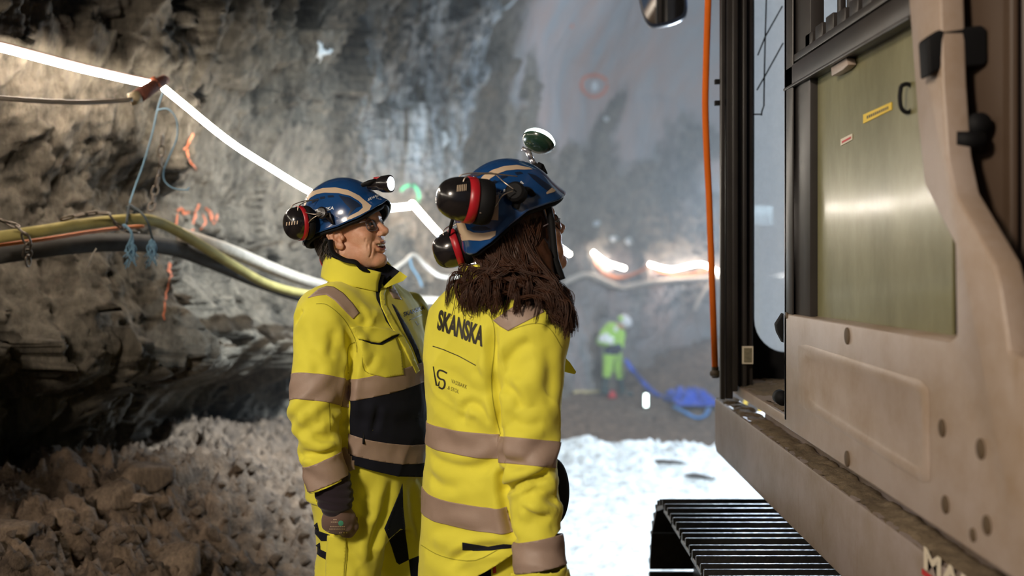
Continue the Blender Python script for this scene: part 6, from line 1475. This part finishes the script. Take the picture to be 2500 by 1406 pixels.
for lb, q in (('pale angular bolt plate on the rock above the round head lamp', [(773, 98), (780, 100), (782, 118), (812, 120), (800, 130), (784, 128), (776, 148)]), ('pale angular bolt plate on the rock left of the raised head lamp', [(1079, 320), (1086, 322), (1090, 334), (1106, 342), (1090, 348), (1084, 358), (1079, 350)])):
    o = decal('bolt_plate', [q], BW, .03, M_PALE, None, 8, 3.0); tag(o, lb, 'bolt plate')
for x, y, r_, lb in ((1499, 583, 8, 'left one of a close pair of pale bolt plates above the far light line'), (1534, 590, 9, 'right one of a close pair of pale bolt plates above the far light line'), (1455, 546, 7, 'pale bolt plate right of the long haired worker glasses'), (1478, 290, 5, 'small pale bolt plate below the orange ring')):
    b_ = BF if BF.ray_cast(EYEP, ray(x, y).normalized())[0] is not None else BW
    o = decal('bolt_plate', [[(x + r_ * math.cos(a), y + r_ * math.sin(a)) for a in np.linspace(0, 5.9, 12)]], b_, .05, M_PALE, None, 8, 3.0); tag(o, lb, 'bolt plate')
LED_0 = [Vector((-2.55, -4.5, 3.86)), Vector((-2.5, -2, 3.8)), Vector((-2.42, 0, 3.86)), Vector((-2.3, 2, 3.8)), Vector((-2.22, 3.0, 3.84))]
LED_A = hug([(-60, 104, 3.85), (0, 118, 4.0), (180, 165, 4.35), (300, 193, 4.6), (372, 208, 4.65)], .012, .012)
led(LED_0, 0.011, 'light line on the rock wall just outside the left frame edge')
led(LED_A, 0.012, 'bright light line running from the left frame edge to the rock corner above the pipes')
LED_B = [A(400, 215, 4.6), A(440, 248, 4.8), A(560, 345, 5.4), A(660, 410, 6.0), A(760, 470, 6.7), A(830, 500, 7.8), A(930, 510, 9.2)]
led(LED_B, 0.014, 'long sagging light line from the rock corner down to the laughing worker')
LED_C = [A(934, 510, 9.3), A(1003, 503, 10.2), A(1012, 503, 10.3), A(1090, 590, 11.2), A(1160, 640, 12.2), A(1250, 660, 13.5)]
led(LED_C, 0.024, 'bent light line in the haze between the two workers helmets', sn=2)
LED_D = [A(1262, 652, 13.9), A(1330, 590, 16), A(1390, 620, 17.3)]
LED_E = hug([(1447, 615, 25), (1480, 640, 25), (1525, 655, 25)], .04, .15)
LED_F = hug([(1585, 645, 25), (1640, 657, 25), (1710, 645, 25), (1760, 665, 25), (1850, 680, 25), (2000, 655, 25)], .04, .15)
led(LED_D, 0.03, 'far light line just right of the face of the long haired worker')
led(LED_E, 0.035, 'short slanting far light line above the bent worker')
led(LED_F, 0.035, 'wavy far light line between the bent worker and the orange hose')

slv = [p + Vector((.0, -.0, .019)) for p in LED_A]
tube_obj('channel', slv, .034, M_LEDBACK, [o for o in COL.objects if o.name.startswith('led_light_line')][1], 10, 8, .16)

M_LEDF = simple('led_light_far', (1, 1, 1), emit=(1.0, 0.86, 0.74), estr=42)
for o in [o for o in COL.objects if o.name.startswith('led_light_line')][3:]:
    for c in o.children: c.data.materials[0] = M_LEDF

M_LEDN = simple('led_light_near', (1, 1, 1), emit=(1.0, 0.88, 0.72), estr=120)
for c in [o for o in COL.objects if o.name.startswith('led_light_line')][1].children: c.data.materials[0] = M_LEDN if c.name.startswith('light') else M_LEDBACK
# ------------------------------------------------------------------ loose rocks on the heap
def rock(name, c, r, seed, mat, flat=.7, rot=0.0):
    bm = bmesh.new(); bmesh.ops.create_icosphere(bm, subdivisions=4, radius=1.0)
    V = np.array([tuple(v.co) for v in bm.verts]); rs = np.random.RandomState(seed)
    k = np.full(len(V), 9.0)
    for _ in range(11):
        n = rs.normal(size=3); n /= np.linalg.norm(n); dd = rs.uniform(.55, .9); q = V @ n; k = np.where(q > 1e-3, np.minimum(k, dd / np.maximum(q, 1e-3)), k)
    V = V * np.minimum(k, 1.25)[:, None]; V = V * (1 + .04 * fbm(V * 3 + seed, 3, seed))[:, None]
    V = V * np.array(r if hasattr(r, '__len__') else (r, r * .85, r * flat)); ca, sa = math.cos(rot), math.sin(rot)
    V = V @ np.array([[ca, -sa, 0], [sa, ca, 0], [0, 0, 1]]).T
    for v, p in zip(bm.verts, V): v.co = Vector(p)
    me = bpy.data.meshes.new(name); bm.to_mesh(me); bm.free(); me.materials.append(mat); me.shade_smooth()
    o = bpy.data.objects.new(name, me); COL.objects.link(o); o.location = c; return o
M_STONE = rock_mat('stone', (.065, .048, .036), (.27, .20, .145), 5, .004)
def ground_hit(px, py):
    h = BG.ray_cast(EYEP, ray(px, py).normalized()); return h[0] if h[0] is not None else A(px, py, 4)
for px, py, r, sd, rot, lb in ((255, 1240, (.14, .10, .075), 3, .3, 'largest angular boulder at the top of the muck heap at left'), (370, 1190, (.12, .09, .085), 5, 1.0, 'rounded boulder behind the largest one on the muck heap'), (335, 1222, (.09, .03, .018), 8, -.3, 'thin slab leaning across the two boulders on the heap'),
                              (155, 1275, (.07, .05, .05), 12, .2, 'pointed pale stone left of the largest boulder'), (440, 1385, (.12, .09, .06), 14, -.5, 'flat boulder at the bottom frame edge left of the laughing worker'), (40, 1310, (.10, .08, .05), 17, .4, 'broad brown stone in the bottom left corner'), (1625, 1130, (.16, .03, .02), 30, -.45, 'left one of the two dark slabs on the bright wet ground'), (1700, 1165, (.13, .03, .02), 33, -.5, 'right one of the two dark slabs on the bright wet ground')):
    p = ground_hit(px, py); o = rock('boulder', p + Vector((0, 0, r[2] * .35)), r, sd, M_STONE if sd < 30 else M_BLKP, rot=rot); tag(o, lb, 'rock')
rs = random.Random(21); protos = [None] * 5; placed = []
for k in range(150):
    px = rs.uniform(-10, 770); lo_ = 1290 - .14 * px if px < 500 else 1130; py = rs.uniform(lo_, 1400); p = ground_hit(px, py); s = rs.uniform(.012, .045) * (1.3 if rs.random() < .15 else 1)
    if any((p - q).length < (s + t_) * 1.1 for q, t_ in placed): continue
    placed.append((p, s)); j = k % 5
    if protos[j] is None: o = protos[j] = rock('loose_stone', p, (1, .8, .6), 60 + j, M_STONE)
    else: o = protos[j].copy(); COL.objects.link(o)
    o.location = p + Vector((0, 0, s * .2)); o.scale = (s, s, s); o.rotation_euler = (rs.uniform(-.4, .4), rs.uniform(-.4, .4), rs.uniform(0, 6.28))
    tag(o, 'small loose stone lying on the brown muck heap at lower left', 'stone', 'loose stones on the muck heap')
# ------------------------------------------------------------------ the far end of the tunnel
def gz(x, y): return float(ground_z(np.array([x]), np.array([y]))[0])
M_LIME = cloth('lime_fabric', (.40, .72, .10), .8, .002); M_REFW = simple('bright_tape', (.8, .85, .85), .4); M_BOOT = simple('rubber_boot', (.02, .045, .045), .5); M_WHLM = simple('white_helmet', (.8, .82, .84), .35); M_NAVY2 = cloth('navy_trim', (.02, .03, .10), .8)
dW = 20.6; base = A(1497, 960, dW); base.z = gz(base.x, dW)
WK = thing('person', 'distant worker in lime overalls and white helmet bending forward over his hands', 'person', base)
def P_(px, py, dd=0.0): return A(px, py, dW + dd)
def part_sdf(name, ops, mat, parent, h=.018, pad=.25):
    pts = np.array(parts_pts); lo = pts.min(0) - pad; hi = pts.max(0) + pad
    v_, q_ = sdf_mesh(ops, lo, hi, h); return mesh_obj(name, arr_mesh(name, v_, q_), mat, parent)
kL, kR = P_(1483, 905, -.1), P_(1510, 905, .1); fL, fR = P_(1474, 948, -.15), P_(1520, 955, .15); hipc = P_(1495, 868); sh = P_(1493, 812); hd = P_(1522, 789, -.1); hnd = P_(1480, 838, -.35)
parts_pts = [tuple(p) for p in (kL, kR, fL, fR, hipc, sh, hd, hnd)]
part_sdf('body', [('+', s_ell(hd, (.095, .10, .12)), .01), ('+', s_cone(hd, sh, .06, .07), .04), ('+', s_cone(sh, hipc, .14, .13), .05), ('+', s_cone(hipc + Vector((-.08, -.05, 0)), kL, .09, .07), .04), ('+', s_cone(hipc + Vector((.08, .05, 0)), kR, .09, .07), .04), ('+', s_cone(kL, fL, .06, .05), .03), ('+', s_cone(kR, fR, .06, .05), .03), ('+', s_cone(P_(1475, 818, -.15), P_(1468, 835, -.25), .06, .05), .03), ('+', s_cone(P_(1468, 835, -.25), hnd, .045, .04), .02), ('+', s_cone(P_(1515, 815, -.1), P_(1513, 845, -.3), .06, .05), .03), ('+', s_cone(P_(1513, 845, -.3), hnd + Vector((.08, 0, 0)), .045, .04), .02)], M_SKIN, WK, .02)
j_ = part_sdf('jacket', [('+', s_cone(sh + Vector((0, 0, .02)), P_(1493, 858), .20, .18), .05), ('+', s_cone(P_(1476, 815, -.12), P_(1467, 833, -.25), .11, .09), .05), ('+', s_cone(P_(1467, 833, -.25), hnd, .085, .06), .04), ('+', s_cone(P_(1516, 815, -.1), P_(1513, 845, -.28), .10, .085), .05), ('+', s_cone(P_(1513, 845, -.28), hnd + Vector((.10, 0, 0)), .08, .06), .04)], M_LIME, WK)
bjw = bvh_obj(j_); decal('reflective_tape', [[(1462, 822), (1480, 812), (1500, 826), (1496, 842), (1478, 836), (1462, 834)]], bjw, .012, M_REFW, j_, 5, 1.0); decal('navy_waist', [[(1476, 848), (1512, 838), (1520, 850), (1512, 866), (1476, 864)]], bjw, .014, M_NAVY2, j_, 5, 1.0); decal('reflective_tape', [[(1500, 796), (1510, 800), (1506, 812), (1498, 806)]], bjw, .012, M_REFW, j_, 5, 1.0)
part_sdf('trousers', [('+', s_ell(hipc + Vector((0, 0, .02)), (.19, .16, .14)), .05), ('+', s_cone(hipc + Vector((-.09, -.05, -.03)), kL, .125, .10), .04), ('+', s_cone(hipc + Vector((.09, .05, -.03)), kR, .125, .10), .04), ('+', s_cone(kL, kL.lerp(fL, .25), .105, .09), .03), ('+', s_cone(kR, kR.lerp(fR, .25), .105, .09), .03)], M_LIME, WK)
for kk, ff in ((kL, fL), (kR, fR)):
    g_ = gz(ff.x, ff.y); parts_pts = [tuple(kk), (ff.x, ff.y, g_)]
    part_sdf('boot', [('+', s_cone(kk.lerp(ff, .25), Vector((ff.x, ff.y, g_ + .12)), .075, .065), .02), ('+', s_ell((ff.x + .07, ff.y - .05, g_ + .06), (.16, .075, .065)), .05)], M_BOOT, WK)
bm = bmesh.new(); bmesh.ops.create_uvsphere(bm, u_segments=28, v_segments=16, radius=1, matrix=Matrix.Translation(P_(1526, 784, -.1)) @ Matrix.Rotation(.7, 4, 'Y') @ Matrix.Diagonal((.16, .135, .125, 1)))
hh = from_bm('helmet', bm, M_WHLM, WK); bm = bmesh.new(); bmesh.ops.create_uvsphere(bm, u_segments=16, v_segments=10, radius=1, matrix=Matrix.Translation(P_(1515, 777, -.2)) @ Matrix.Diagonal((.06, .05, .06, 1))); from_bm('helmet_patch', bm, M_LIME, hh)
# blue strap from the worker to the crumpled tarpaulin
M_BTARP = simple('blue_sheet', (.015, .09, .62), .5, var=.4, scale=3)
def gp(px, py, up_=0.0):
    p = ground_hit(px, py); return p + Vector((0, 0, up_))
tube_obj('blue_hose', [P_(1528, 878, -.1), P_(1545, 905, -.2), gp(1568, 945, .12), gp(1600, 968, .06), gp(1640, 985, .06)], .055, M_BTARP, None, 8, 6, .5); tag(bpy.data.objects['blue_hose'], 'flat blue hose running down from the distant worker to the blue sheet', 'hose')
gx, gy = np.meshgrid(np.linspace(0, 1, 60), np.linspace(0, 1, 40)); p00, p10 = gp(1645, 985), gp(1730, 975); c_ = gp(1690, 985)
U = (gx.ravel() - .5); Vv = (gy.ravel() - .5); Pt = np.stack([c_.x + U * .85, c_.y + Vv * 1.6 , U * 0], 1)
Pt[:, 2] = c_.z + .10 + .12 * fbm(np.stack([U * 5, Vv * 4, U * 0], 1), 4, 5, .6, ridged=True) * (1 - (2 * np.maximum(abs(U), abs(Vv))) ** 4)
idx = np.arange(gx.size).reshape(gx.shape); o = mesh_obj('blue_sheet', arr_mesh('blue_sheet', Pt, qs(idx)), M_BTARP); so = o.modifiers.new('t', 'SOLIDIFY'); so.thickness = .015; tag(o, 'crumpled blue plastic sheet on the floor near the excavator deck corner', 'sheet')
o = tube_obj('blue_strap', [gp(1645, 1000, .06), gp(1670, 1012, .05), gp(1700, 1026, .05), gp(1722, 1020, .05), gp(1730, 1002, .05)], .05, simple('light_blue_strap', (.01, .22, .62), .5), None, 8, 6, .4); o.name = 'blue_strap'; tag(o, 'lighter blue strap end looping in front of the crumpled blue sheet', 'strap')
p = gp(1495, 972); bm = bmesh.new(); add_prism(bm, [p + Vector(v) for v in ((-.09, 0, 0), (.09, 0, 0), (.05, 0, .13), (-.03, 0, .16))], (0, .12, 0), .01); o = from_bm('red_wedge', bm, M_RED); tag(o, 'small red wedge on the floor at the feet of the distant worker', 'wedge')
a_, b_ = gp(1402, 960, .02), gp(1482, 958, .02); o = tube_obj('timber_batten', [a_, a_.lerp(b_, .5), b_], .035, simple('pale_timber', (.62, .52, .26), .7), None, 6, 0); tag(o, 'pale yellow batten lying left of the red wedge', 'batten')
p = gp(1577, 1000); t = thing('work_lamp', 'small upright lit lamp on the floor below the blue hose', 'lamp', p)
bm = bmesh.new(); add_box(bm, p + Vector((-.06, .0, 0)), p + Vector((.06, .09, .38)), .02); from_bm('lamp_case', bm, M_BLK, t); bm = bmesh.new(); add_box(bm, p + Vector((-.035, -.02, .06)), p + Vector((.035, .0, .30)), .01); from_bm('lamp_lens', bm, simple('lamp_panel', (1, 1, 1), emit=(.8, 1, .95), estr=9), t)
p = gp(1400, 935); t = thing('crouched_bundle', 'blue and white bundle on the floor seen right of the jacket pocket flap', 'bundle', p)
t.name = 'equipment_bag'
bm = bmesh.new(); bmesh.ops.create_uvsphere(bm, u_segments=20, v_segments=12, radius=1, matrix=Matrix.Translation(p + Vector((-.03, .2, .14))) @ Matrix.Diagonal((.17, .14, .17, 1))); from_bm('bag_body', bm, M_BTARP, t)
bm = bmesh.new(); bmesh.ops.create_uvsphere(bm, u_segments=20, v_segments=12, radius=1, matrix=Matrix.Translation(p + Vector((.06, .08, .18))) @ Matrix.Diagonal((.11, .10, .10, 1))); from_bm('bag_top', bm, M_WHLM, t)
# flood lamp on a tripod, hidden from here behind the cab post, lights the wet ground; the second is added unseen to brighten haze and rock
for fi_, lab_ in ((1, 'tripod flood lamp standing beyond the excavator cab'), (2, 'added unseen tripod lamp brightening haze and rock behind the long haired worker')):
    fl = Vector(FLOODS[fi_][0]); g_ = gz(fl.x, fl.y); t = thing('flood_lamp', lab_, 'lamp', (fl.x, fl.y, g_))
    bm = bmesh.new()
    for k in range(3): a = 2.1 * k + .4; add_tube(bm, [Vector((fl.x, fl.y, g_ + 1.0)), Vector((fl.x + .5 * math.cos(a), fl.y + .5 * math.sin(a), gz(fl.x + .5 * math.cos(a), fl.y + .5 * math.sin(a))))], .018, 8)
    add_tube(bm, [Vector((fl.x, fl.y, g_ + .9)), fl - Vector((0, 0, .12))], .02, 8); from_bm('tripod', bm, M_YEL, t)
    bm = bmesh.new(); add_box(bm, fl + Vector((-.18, .03, -.12)), fl + Vector((.18, .12, .12)), .02); hd_ = from_bm('lamp_head', bm, M_BLK, t); bm = bmesh.new(); add_box(bm, fl + Vector((-.16, .015, -.10)), fl + Vector((.16, .03, .10))); from_bm('lamp_lens', bm, simple('flood_glass', (1, 1, 1), emit=(.75, .9, 1), estr=12), hd_)
# ------------------------------------------------------------------ thin blasting haze further down the tunnel
m = bpy.data.materials.new('haze'); m.use_nodes = True; nt = m.node_tree; nt.nodes.clear()
vo = nnode(nt, 'ShaderNodeVolumeScatter'); vo.inputs['Density'].default_value = 0.014; vo.inputs['Anisotropy'].default_value = .35; vo.inputs['Color'].default_value = (.85, .93, 1, 1)
nt.links.new(vo.outputs[0], nnode(nt, 'ShaderNodeOutputMaterial').inputs['Volume'])
bm = bmesh.new(); add_box(bm, (-4.5, 5.6, -.3), (14.8, 24.5, 9.5)); hz = from_bm('haze', bm, m, None, False); hz['kind'] = 'stuff'; tag(hz, 'thin pale blasting haze filling the tunnel behind the two workers', 'haze')
bpy.context.view_layer.update()
